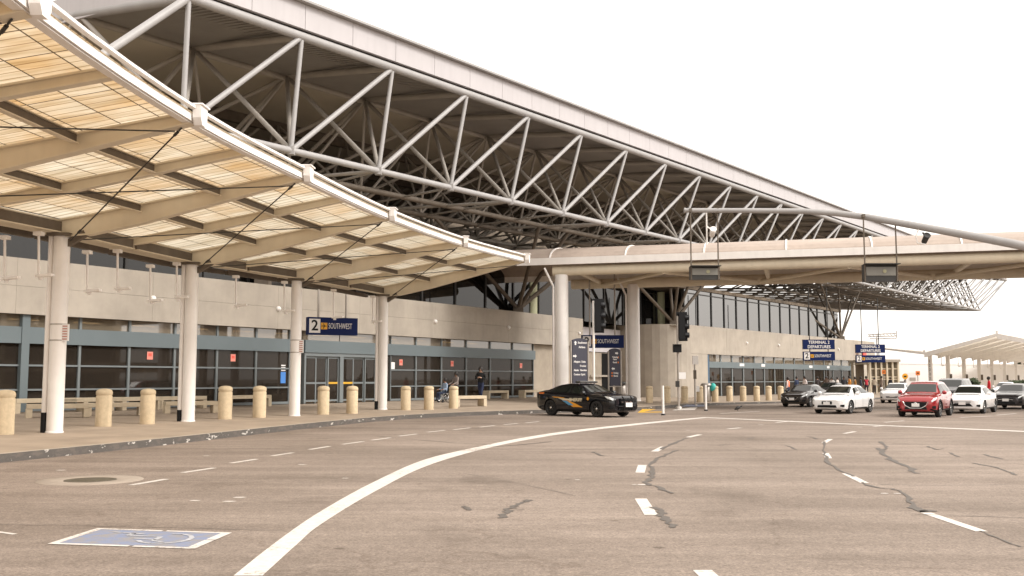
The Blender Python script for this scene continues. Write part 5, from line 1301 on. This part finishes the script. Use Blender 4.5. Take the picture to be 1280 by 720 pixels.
w2 = make_car('white_sedan', 'white sedan with wide dark mouth just right of the red crossover', 'car', SEDAN, P_pearl, grp, dict(grille='bigmouth', lamp=(.03, .46)))[0]
put(w2, (1229, 517), 0, SEDAN, (-.58, -.815), .97)
w3 = make_car('white_hatchback', 'white car with smooth nose waiting behind the red crossover', 'car', SEDAN, P_pearl, grp, dict(grille='none', lamp=(.03, .5)))[0]
put(w3, (1133, 504), 0, SEDAN, (-.50, -.866), 1.0)
b2 = make_car('black_hatchback', 'black hatchback with chrome vee grille beside the bollards', 'car', SEDAN, P_dark, grp, dict(grille='vee', lamp=(.03, .5)))[0]
put(b2, (1012, 508.8), 0, SEDAN, (-.60, -.80), .96)
b3 = make_car('dark_sedan', 'dark grey sedan at the right edge of the photo', 'car', SEDAN, P_silver, grp, dict(grille='wide', lamp=(.03, .52)))[0]
put(b3, (1281, 511.5), 0, SEDAN, (-.60, -.80), 1.0)
v1 = make_car('dark_van', 'dark grey van mostly hidden behind the red crossover', 'car', VAN, P_silver, grp, dict(grille='wide', lamp=(.03, .45)))[0]
put(v1, (1203, 507), 0, VAN, (-.55, -.835), 1.0)
for i, (px, py, src, lb) in enumerate(((1128, 492, b2, 'dark car far back between the bollards and white hatchback'), (1258, 497, w3, 'pale car far off under the distant canopy'), (1040, 500, b3, 'dark car glimpsed behind the white sedan roof'))):
    c = dup(src, G(px, py), yaw((-.55, -.835)), lb)
    place(c, Vector((G(px, py).x, G(px, py).y, 0)), yaw((-.55, -.835)), 1.0)

# ------------------------------------------------------------------ people
def person(label, pos, rz, pose='stand', shirt=(.1, .1, .1), pants=(.03, .03, .04), hairc='hair', skin='skin2', H=1.72, group=None, vest=None):
    t = local('person', label, 'person', group); s = H / 1.72
    J = {}; 
    def j(n, x, y, z, r): J[n] = (Vector((x, y, z)) * s, r * s)
    # facing +x, y to the left
    if pose == 'sit':
        j('pel', 0, 0, .55, .14); j('sp', -.03, 0, .75, .135); j('ch', -.03, 0, .95, .15); j('nk', -.02, 0, 1.12, .055); j('hd', .0, 0, 1.2, .075); j('hm', .01, 0, 1.28, .095); j('ht', 0, 0, 1.37, .06)
        for k, q in (('l', 1), ('r', -1)):
            j('sh' + k, -.02, .17 * q, 1.04, .065); j('el' + k, .05, .24 * q, .78, .048); j('wr' + k, .28, .2 * q, .74, .034)
            j('hp' + k, .06, .09 * q, .53, .09); j('kn' + k, .46, .1 * q, .54, .068); j('an' + k, .5, .1 * q, .14, .045); j('to' + k, .66, .1 * q, .1, .04)
    else:
        st = .26 if pose == 'walk' else .04
        j('pel', 0, 0, .93, .135); j('sp', 0, 0, 1.1, .125); j('ch', 0, 0, 1.3, .145); j('nk', 0, 0, 1.46, .055); j('hd', .02, 0, 1.53, .07); j('hm', .03, 0, 1.61, .092); j('ht', .01, 0, 1.69, .06)
        for k, q in (('l', 1), ('r', -1)):
            f = st * q
            j('sh' + k, 0, .17 * q, 1.4, .062)
            if pose == 'push': j('el' + k, .1, .23 * q, 1.12, .047); j('wr' + k, .36, .2 * q, 1.02, .033)
            elif pose in ('hold', 'walk'): j('el' + k, .06, .26 * q, 1.14, .05); j('wr' + k, .25, .08 * q, 1.2, .034)
            else: j('el' + k, -.02 - f * .3, .25 * q, 1.13, .047); j('wr' + k, .08 - f * .6, .24 * q, .9, .033)
            j('hp' + k, 0, .09 * q, .86, .092); j('kn' + k, .05 + f * .75, .1 * q, .49, .062); j('an' + k, f * 1.05 - (.06 if f < -.1 else 0), .1 * q, .09 + (.04 if f < -.1 else 0), .042); j('to' + k, .15 + f * 1.05, .1 * q, .05, .036)
    E = [('pel', 'sp'), ('sp', 'ch'), ('ch', 'nk'), ('nk', 'hd'), ('hd', 'hm'), ('hm', 'ht')]
    for k in 'lr': E += [('ch', 'sh' + k), ('sh' + k, 'el' + k), ('el' + k, 'wr' + k), ('pel', 'hp' + k), ('hp' + k, 'kn' + k), ('kn' + k, 'an' + k), ('an' + k, 'to' + k)]
    # hands with fingers
    for k, q in (('l', 1), ('r', -1)):
        w = J['wr' + k][0]; d = (w - J['el' + k][0]).normalized(); sd = d.cross(Vector((0, 0, 1))); sd = sd.normalized() if sd.length > .1 else Vector((0, 1, 0))
        J['pa' + k] = (w + d * .07 * s, .03 * s); E.append(('wr' + k, 'pa' + k))
        for fi, (o, ln) in enumerate(((-.028, .07), (-.01, .085), (.01, .08), (.028, .065))):
            a = w + d * .1 * s + sd * o * s; J['f%d%s' % (fi, k)] = (a + d * .02 * s, .01 * s); J['g%d%s' % (fi, k)] = (a + d * ln * s + Vector((0, 0, -.015)) * s, .008 * s); E += [('pa' + k, 'f%d%s' % (fi, k)), ('f%d%s' % (fi, k), 'g%d%s' % (fi, k))]
        J['th' + k] = (w + d * .06 * s + sd * -.055 * s, .011 * s); E.append(('wr' + k, 'th' + k))
    J['no'] = (J['hm'][0] + Vector((.1, 0, -.02)) * s, .018 * s); E.append(('hm', 'no'))
    names = list(J); idx = {n: i for i, n in enumerate(names)}
    me = bpy.data.meshes.new('body'); me.from_pydata([tuple(J[n][0]) for n in names], [(idx[a], idx[b]) for a, b in E], [])
    o = bpy.data.objects.new('body', me); C.objects.link(o); bpy.context.view_layer.objects.active = o
    md = o.modifiers.new('s', 'SKIN'); md.use_smooth_shade = True
    sv = me.skin_vertices[0].data if me.skin_vertices else None
    if sv is None:
        bm = bmesh.new(); bm.from_mesh(me); bm.verts.layers.skin.verify(); bm.to_mesh(me); bm.free(); sv = me.skin_vertices[0].data
    for n in names:
        r = J[n][1]; v = sv[idx[n]]; v.radius = (r, r); v.use_root = (n == 'pel')
        if n in ('pel', 'sp', 'ch'): v.radius = (r * 1.25, r * .85) if False else (r, r)
    sb = o.modifiers.new('d', 'SUBSURF'); sb.levels = 1; sb.render_levels = 1
    bpy.context.view_layer.update(); new = ev(o); o.modifiers.clear(); o.data = new; o.parent = t
    new.materials.clear()
    for m in (M[skin], cloth(shirt), cloth(pants), M['black'], cloth(vest or shirt)): new.materials.append(m)
    segs = [(J[a][0], J[b][0], a, b) for a, b in E]
    for p in new.polygons:
        c = p.center; best = None
        for a, b, na, nb in segs:
            d = b - a; f = max(0, min(1, (c - a).dot(d) / max(1e-9, d.length_squared))); e = (c - a - d * f).length
            if best is None or e < best[0]: best = (e, na, nb)
        nb = best[2]; na = best[1]
        if nb[:2] in ('hm', 'ht', 'hd', 'no', 'pa', 'th') or nb[0] in 'fg': mi = 0
        elif nb == 'nk' or na == 'nk': mi = 0 if c.z > J['nk'][0].z - .02 else 1
        elif nb[:2] in ('hp', 'kn', 'an'): mi = 2
        elif nb[:2] == 'to': mi = 3
        elif na == 'pel' and c.z < J['pel'][0].z + .02: mi = 2
        elif vest and nb in ('sp', 'ch', 'shl', 'shr'): mi = 4
        else: mi = 1
        p.material_index = mi; p.use_smooth = True
    hm = J['hm'][0]; m1 = MB()
    m1.lathe(hm + Vector((-.02, 0, .0)) * s, [(.085 * s, -.09 * s), (.108 * s, -.03 * s), (.11 * s, .04 * s), (.085 * s, .1 * s), (.04 * s, .125 * s), (.004, .13 * s)], 16, axis=Matrix.Rotation(R(-22), 3, 'Y')); m1.build('hair', hairc, t)
    place(t, pos, rz); return t, J
facecam = -math.pi / 2
# walking woman in black
p = FL(601, 503.5); person('person in a long black jacket and jeans walking on the sidewalk', p, yaw((-.25, -.95)), 'walk', (.006, .006, .006), (.012, .018, .05), H=1.0 * (503.5 - 459) * p.y / F)
# wheelchair and its rider
p = FL(556, 503); wc = local('wheelchair', 'black wheelchair with large spoked wheels by the bollards', 'wheelchair'); rzw = yaw((-.75, -.66))
m1 = MB(); m1.box((0, 0, .48), (.44, .44, .05)); m1.build('seat', 'black', wc); m1 = MB(); m1.box((-.22, 0, .76), (.04, .44, .5)); m1.build('backrest', 'black', wc)
for q in (1, -1):
    m1 = MB(); pts = [Vector((-.08 + .3 * math.cos(a), .28 * q, .31 + .3 * math.sin(a))) for a in [2 * math.pi * k / 20 for k in range(21)]]; m1.path(pts, .018, 6); wo = m1.build('wheel', 'rubber', wc)
    m1 = MB()
    for k in range(8): a = math.pi * k / 8; m1.tube((-.08 + .3 * math.cos(a), .28 * q, .31 + .3 * math.sin(a)), (-.08 - .3 * math.cos(a), .28 * q, .31 - .3 * math.sin(a)), .005, n=5)
    m1.build('rim', 'chrome', wo)
    m1 = MB(); m1.path([Vector((-.36, .2 * q, .95)), Vector((-.24, .22 * q, .95)), Vector((-.22, .22 * q, .5)), Vector((.25, .22 * q, .5)), Vector((.45, .16 * q, .15)), Vector((.6, .16 * q, .12))], .014, 6); m1.build('frame', 'chrome', wc); m1 = MB(); m1.path([Vector((-.22, .24 * q, .7)), Vector((.15, .24 * q, .7)), Vector((.18, .24 * q, .5))], .018, 6); m1.build('armrest', 'black', wc)
    m1 = MB(); m1.lathe((.3, .2 * q, .08), [(.03, -.02), (.08, -.018), (.08, .018), (.03, .02)], 14, axis=Matrix.Rotation(R(90), 3, 'X')); m1.build('caster', 'rubber', wc)
place(wc, p, rzw)
person('seated person in a pale blue shirt riding the wheelchair', p, rzw, 'sit', (.30, .38, .5), (.02, .03, .06), skin='skin1', H=1.72)
q = p + Vector((.62, .5, 0)); q.z = floor_z(q.x, q.y); person('person in a grey top standing behind the wheelchair', q, rzw, 'push', (.24, .20, .18), (.04, .035, .035), skin='skin1', H=1.75)
# drop-off crowd behind the cars
crowd = [(985, 497, (.75, .6, .58), (.02, .03, .06), (.8, .16, .05), 'person in white with an orange vest behind the black hatchback'), (996, 496, (.02, .03, .07), (.02, .02, .03), None, 'person in navy just right of the orange vest'), (1006, 497, (.7, .62, .6), (.4, .03, .05), None, 'person in white and red behind the black hatchback roof'),
         (1033, 496, (.12, .08, .06), (.03, .03, .03), None, 'person in brown left of the white sedan roof'), (1040, 496.5, (.7, .66, .62), (.05, .05, .07), None, 'person in pale shirt above the white sedan roof'), (1055, 494, (.03, .03, .035), (.03, .03, .03), None, 'person in black behind the white sedan roof'),
         (1062, 494, (.7, .3, .06), (.04, .04, .05), None, 'person in orange top behind the white sedan'), (1069, 493, (.4, .2, .06), (.04, .04, .05), None, 'person in tan top right of the orange top'), (1083, 494, (.03, .02, .02), (.03, .02, .03), (.45, .03, .05), 'person in black with a red front by the end wall'),
         (1022, 496, (.05, .04, .04), (.03, .03, .03), None, 'person in dark brown far behind the black hatchback mirror'), (1047, 495, (.55, .5, .46), (.05, .05, .06), None, 'person in light grey between the two far blue signs'), (1076, 494, (.06, .07, .10), (.03, .03, .04), None, 'person in slate blue left of the black and red coat'), (1093, 493, (.45, .38, .3), (.06, .05, .05), None, 'person in tan coat at the corner of the cream shelter'), (1102, 492, (.3, .24, .2), (.05, .05, .06), None, 'person in beige by the cream shelter'), (1113, 492, (.025, .025, .03), (.03, .03, .03), None, 'person in black under the cream shelter'), (1132, 491, (.02, .02, .03), (.03, .03, .04), None, 'person in dark coat under the yellow round sign'), (1236, 499, (.6, .02, .03), (.04, .04, .05), None, 'person in a bright red shirt behind the white sedan')]
for i, (px, py, sh, pa, ve, lb) in enumerate(crowd):
    p = FL(px, py); D = {1236: 74}.get(px, p.y)
    if px == 1236: p = Py(1236, 478, 74); p.z = 0
    else: p = Py(px, 480, 78 + i * 1.9); p.z = floor_z(p.x, p.y)
    person(lb, p, random.uniform(0, 6.28), 'stand', sh, pa, hairc='hair', skin=random.choice(['skin1', 'skin2']), H=random.uniform(1.72, 1.9), group='people at the drop-off', vest=ve)
# pigeon on the road
p = G(922, 514); t = thing('pigeon', 'small dark pigeon standing on the road near the crosswalk', 'bird', p)
m1 = MB(); ax = Matrix.Rotation(R(65), 3, 'Y')
m1.lathe(p + Vector((0, 0, .17)), [(.004, -.2), (.05, -.13), (.085, -.02), (.085, .06), (.05, .13), (.035, .17), (.045, .21), (.035, .25), (.008, .29)], 12, axis=ax); 
for y in (-.03, .03): m1.tube(p + Vector((0, y, .12)), p + Vector((.01, y, .0)), .008, n=5)
m1.build('body', 'dark', t)

# ------------------------------------------------------------------ distant things on the right
fc = thing('distant_canopy', 'cream gull winged canopy on square columns far up the road', 'canopy', (60, 144, 0))
e0 = Py(1163, 460, 140); e0.z = 0; e1 = Py(1272, 460, 196); e1.z = 0
FU = (e1 - e0).normalized(); FN = Vector((FU.y, -FU.x, 0)); LL = (e1 - e0).length
def FC(s, w, z): p = e0 + FU * s + FN * w; return Vector((p.x, p.y, z))
M['farsheet'] = mat('far_sheet', (.86, .82, .74), .7); _n = M['farsheet'].node_tree; _t = _n.nodes.new('ShaderNodeBsdfTranslucent'); _t.inputs[0].default_value = (.84, .78, .68, 1)
_m = _n.nodes.new('ShaderNodeMixShader'); _m.inputs[0].default_value = .6; _n.links.new(_n.nodes['Principled BSDF'].outputs[0], _m.inputs[1]); _n.links.new(_t.outputs[0], _m.inputs[2]); _n.links.new(_m.outputs[0], _n.nodes['Material Output'].inputs['Surface'])
sec = [(-6.2, 6.15), (0, 5.35), (9.2, 7.75), (19, 5.3)]
for i in range(3):
    (w0, z0), (w1, z1) = sec[i], sec[i + 1]
    m1 = MB(); m1.quad(FC(-3, w0, z0), FC(LL + 30, w0, z0), FC(LL + 30, w1, z1), FC(-3, w1, z1)); m1.build('roof_slope', 'farsheet', fc)
    m1 = MB()
    for k in range(14):
        s = -3.2 + k * (LL + 30) / 13
        m1.prism([FC(s, w0, z0 - .02), FC(s, w1, z1 - .02), FC(s, w1, z1 - (.3 if i != 1 else .35)), FC(s, w0, z0 - (.7 if i else .2))], FU * .3)
    m1.build('rafters', 'white', fc)
m1 = MB()
for w, z in sec: m1.bar(FC(-3.1, w, z + .1), FC(LL + 30, w, z + .1), .3, .45)
m1.build('edge_beams', 'white', fc)
for k, px in enumerate((1163, 1185, 1205, 1224, 1240, 1256, 1270)):
    s = (plane_hit(px, 460, e0, FN) - e0).dot(FU); p = FC(s, 0, 0); m1 = MB(); m1.box((p.x, p.y, 2.65), (.5, .5, 5.3), Matrix.Rotation(math.atan2(FU.y, FU.x), 3, 'Z')); co = m1.build('column', 'white', fc)
    if k:
        m1 = MB(); q = p + FN * .36 - FU * .1; m1.box((q.x, q.y, 2.0), (.3, .3, .9)); m1.build('column_box', 'brown', co)
    q = FC(s + 4, .6, 5.1); m1 = MB(); m1.tube(q, q - Vector((0, 0, 1.5)), .05, n=6); m1.bar(q - Vector((0, 0, 1.5)), q - Vector((-.7, 0, 1.35)), .15, .1); m1.build('lamp', 'white', fc)
m1 = MB(); p = FC((plane_hit(1163, 460, e0, FN) - e0).dot(FU), 0, 0) - FU * .36
for k in range(5): m1.text('2', frame(Vector((p.x - .0, p.y, 4.2 - k * .6)), Vector((1, 0, 0))), .5, 0)
m1.build('column_numbers', 'black', fc)
# white far building / sound wall
t = thing('far_white_building', 'long pale windowless building far beyond the distant canopy', 'building', (60, 215, 0))
a = Py(1108, 470, 190); b = Py(1420, 470, 250)
m1 = MB(); m1.prism([Vector((a.x, a.y, 0)), Vector((b.x, b.y, 0)), Vector((b.x, b.y, 4.6)), Vector((a.x, a.y, 4.6))], (3, 14, 0)); m1.build('wall', 'hazewall', t)
m1 = MB(); m1.prism([Vector((a.x, a.y - .1, 4.6)), Vector((b.x, b.y - .1, 4.6)), Vector((b.x, b.y - .1, 4.9)), Vector((a.x, a.y - .1, 4.9))], (3, 14.2, 0)); m1.build('parapet', 'white', t)
# jet bridge arm on the roof beyond
t = thing('roof_gantry', 'thin grey roof gantry seen under the end of the big roof', 'gantry', Py(1100, 420, 150)); m1 = MB()
D = 150
for x0, y0, x1, y1 in ((1085, 418.5, 1121, 416.5), (1085, 421, 1121, 420), (1121, 413.5, 1121, 423), (1087, 423.5, 1120, 423), (1096, 421, 1096, 424)): m1.tube(Py(x0, y0, D), Py(x1, y1, D), .08, n=6)
for k in range(8): m1.tube(Py(1085 + k * 4.5, 418.3 - k * .25, D), Py(1089.5 + k * 4.5, 420.8, D), .05, n=5)
z = Py(1096, 424, D); m1.tube(z, (z.x, z.y, 0), .12, n=8); m1.build('lattice', 'white', t)
# cream shelter beyond the end of the second block
t = thing('glazed_shelter', 'small cream framed glazed shelter past the end of the terminal', 'shelter', (36, 108, 0))
D = 112; a = Py(1088, 470, D); b = Py(1123, 470, D); zt = Py(1100, 452, D).z; X0, X1 = a.x, b.x
m1 = MB(); m1.box(((X0 + X1) / 2, D + 3, zt + .1), (X1 - X0 + .4, 6.6, .3)); m1.build('flat_roof', 'concrete', t)
m1 = MB()
for k in range(6): x = X0 + (X1 - X0) * k / 5; m1.box((x, D, zt / 2), (.18, .18, zt)); m1.box((x, D + 6, zt / 2), (.18, .18, zt))
for z in (1.7, 1.95, zt - .8): m1.box(((X0 + X1) / 2, D + .12, z), (X1 - X0, .08, .12))
for x in (X0, X1): m1.box((x, D + 3, zt - .2), (.12, 6, .12))
m1.box(((X0 + X1) / 2, D + 6, zt - .2), (X1 - X0, .1, .12))
m1.build('frame', 'cream', t)
m1 = MB(); m1.box(((X0 + X1) / 2, D + .25, zt / 2 + .1), (X1 - X0, .02, zt - .3)); m1.build('glazing', 'glasstr', t)
m1 = MB(); m1.box(((X0 + X1) / 2 - 1, D + 5, zt / 2 + .1), (X1 - X0 - 2.2, .2, zt - .3)); m1.build('back_wall', 'interior', t)
def round_sign(label, px, py, D, r, mtl, shape='round'):
    c = Py(px, py, D); t = thing('roadside_sign', label, 'sign', (c.x, c.y, 0), 0)
    m1 = MB(); m1.tube((c.x, c.y, floor_z(c.x, c.y)), c, .04, n=8); m1.build('post', 'steelbin', t)
    m1 = MB()
    if shape == 'round': m1.lathe(c + Vector((0, -.06, 0)), [(r, 0), (r, .03)], 24, axis=Matrix.Rotation(R(90), 3, 'X'))
    else: m1.box(c + Vector((0, -.06, 0)), (r * 2, .04, r * 2))
    m1.build('plate', mtl, t)
    m1 = MB(); m1.box(c + Vector((0, -.1, 0)), (r * .9, .02, r * .5)); m1.build('symbol', 'black' if shape != 'white' else 'steelbin', t)
round_sign('yellow round sign above the person in a dark coat', 1131, 470.5, 104, .3, 'signyel')
round_sign('small orange square sign on a post right of the shelter', 1147, 466.5, 104, .22, 'orange', 'sq')
round_sign('small orange square sign at the shelter front', 1104.5, 465, 108, .2, 'orange', 'sq')
round_sign('tall white notice board beside the shelter', 1140.5, 474, 106, .7, 'signwhite', 'white')
# planters / hedges and dark trees at the far right
def leafy(name, label, catg, c, size, n, seed, mtl='hedge', leaf=.22, trunk=True):
    t = thing(name, label, catg, (c.x, c.y, 0)); rr = random.Random(seed); m1 = MB()
    cl = [(Vector((rr.uniform(-.8, .8) * size[0] / 2, rr.uniform(-.8, .8) * size[1] / 2, rr.uniform(-.6, .75) * size[2] / 2)), rr.uniform(.35, .6)) for _ in range(12)]
    for _ in range(n):
        k, rad = rr.choice(cl); d = Vector((rr.gauss(0, 1), rr.gauss(0, 1), rr.gauss(0, 1))).normalized() * rad * rr.random() ** .4
        p = c + k + Vector((d.x * size[0] / 2, d.y * size[1] / 2, d.z * size[2] / 2)); a = Vector((rr.gauss(0, 1), rr.gauss(0, 1), rr.gauss(0, 1))).normalized(); b = a.orthogonal() * leaf; a = a * leaf
        m1.add([p - a * .5, p + b * .5, p + a * .5, p - b * .5], [(0, 1, 2, 3)])
    m1.build('crown', mtl, t)
    m1 = MB(); m1.tube((c.x, c.y, 0), c + Vector((0, 0, 0)), .12 if trunk else .3, n=8)
    for k, rad in cl[:6]: m1.tube(c - Vector((0, 0, size[2] * .3)), c + k, .05, .02, n=6)
    m1.build('trunk', 'brown', t)
for px0, px1, py, D, lb in ((1203, 1222, 479, 100, 'low dark green hedge between the dark van and the red shirt'), (1262, 1290, 480, 110, 'low dark green hedge at the right edge behind the dark sedan')):
    a, b = Py(px0, py, D), Py(px1, py, D); c = (a + b) / 2; leafy('hedge', lb, 'hedge', c, (b.x - a.x, 1.2, .9), 1500, px0, leaf=.16)
    t = thing('planter', 'long concrete planter box under the ' + ('hedge near the dark van' if px0 < 1250 else 'hedge at the right edge'), 'planter', (c.x, c.y, 0)); m1 = MB(); m1.box((c.x, c.y, .4), (b.x - a.x + .3, 1.5, .8)); m1.build('box', 'bench', t, bevel=.03); m1 = MB(); m1.box((c.x, c.y, .82), (b.x - a.x + .5, 1.7, .1)); m1.build('rim', 'bench', t, bevel=.02)
c = Py(1277, 452, 235); c.z = 4.0; leafy('tree', 'dark evergreen tree at the right edge under the distant canopy', 'tree', c, (5, 5, 7), 2500, 3, leaf=.45)
# unseen guessed car park, added so the dark glass has something to mirror
gp = thing('unseen_garage', 'unseen concrete garage added across the road for the dark glass to mirror', 'building', (48, 25, 0))
g0_, g1_ = Vector((44, 8, 0)), Vector((72, 52, 0)); gu = (g1_ - g0_).normalized(); gn = Vector((gu.y, -gu.x, 0)); GL = (g1_ - g0_).length
def GG(s, w, z): p = g0_ + gu * s + gn * w; return Vector((p.x, p.y, z))
for k in range(3):
    z = 3.3 * k + 2.6; m1 = MB(); m1.prism([GG(-12, 0, z), GG(GL + 8, 0, z), GG(GL + 8, 0, z + 1.2), GG(-12, 0, z + 1.2)], gn * .3); m1.prism([GG(-12, .3, z), GG(GL + 8, .3, z), GG(GL + 8, 16, z), GG(-12, 16, z)], (0, 0, .3)); m1.build('deck', 'concrete_inner', gp)
for k in range(10):
    m1 = MB(); p = GG(-11 + k * 7.5, .8, 0); m1.box((p.x, p.y, 4.6), (.7, .7, 9.2), Matrix.Rotation(math.atan2(gu.y, gu.x), 3, 'Z')); m1.build('pillar', 'concrete_inner', gp)
m1 = MB(); m1.prism([GG(-12, 16, 0), GG(GL + 8, 16, 0), GG(GL + 8, 16, 9.4), GG(-12, 16, 9.4)], gn * .3); m1.build('rear_wall', 'brown', gp)
# ------------------------------------------------------------------ sky and light
world = bpy.data.worlds.new('World'); SC.world = world; world.use_nodes = True
nt = world.node_tree; bg = nt.nodes['Background']
SUN_EL, SUN_AZ = R(40), R(108)            # azimuth clockwise from +y
sky = nt.nodes.new('ShaderNodeTexSky'); sky.sky_type = 'NISHITA'; sky.sun_disc = False
sky.sun_elevation = SUN_EL; sky.sun_rotation = SUN_AZ; sky.air_density = 1.0; sky.dust_density = 7.0; sky.ozone_density = 1.0
hs = nt.nodes.new('ShaderNodeHueSaturation'); hs.inputs['Saturation'].default_value = .12; hs.inputs['Value'].default_value = 1.0
nt.links.new(sky.outputs[0], hs.inputs['Color'])
# the even overcast layer: clouds flatten the clear-sky gradient
mx = nt.nodes.new('ShaderNodeMix'); mx.data_type = 'RGBA'; mx.inputs['Factor'].default_value = .72
nt.links.new(hs.outputs[0], mx.inputs[6]); mx.inputs[7].default_value = (9.3, 8.65, 7.95, 1)
nt.links.new(mx.outputs[2], bg.inputs['Color']); bg.inputs['Strength'].default_value = .12
sun = bpy.data.lights.new('sun', 'SUN'); sun.energy = 1.15; sun.angle = R(16); sun.color = (1, .95, .89)
so = bpy.data.objects.new('sun', sun); C.objects.link(so)
so.rotation_euler = (math.pi / 2 - SUN_EL, 0, math.pi - SUN_AZ)
SC.view_settings.view_transform = 'Standard'; SC.view_settings.look = 'None'; SC.view_settings.exposure = .95; SC.view_settings.gamma = 1
SC.view_settings.use_curve_mapping = False
SC.cycles.max_bounces = 8; SC.cycles.use_denoising = True
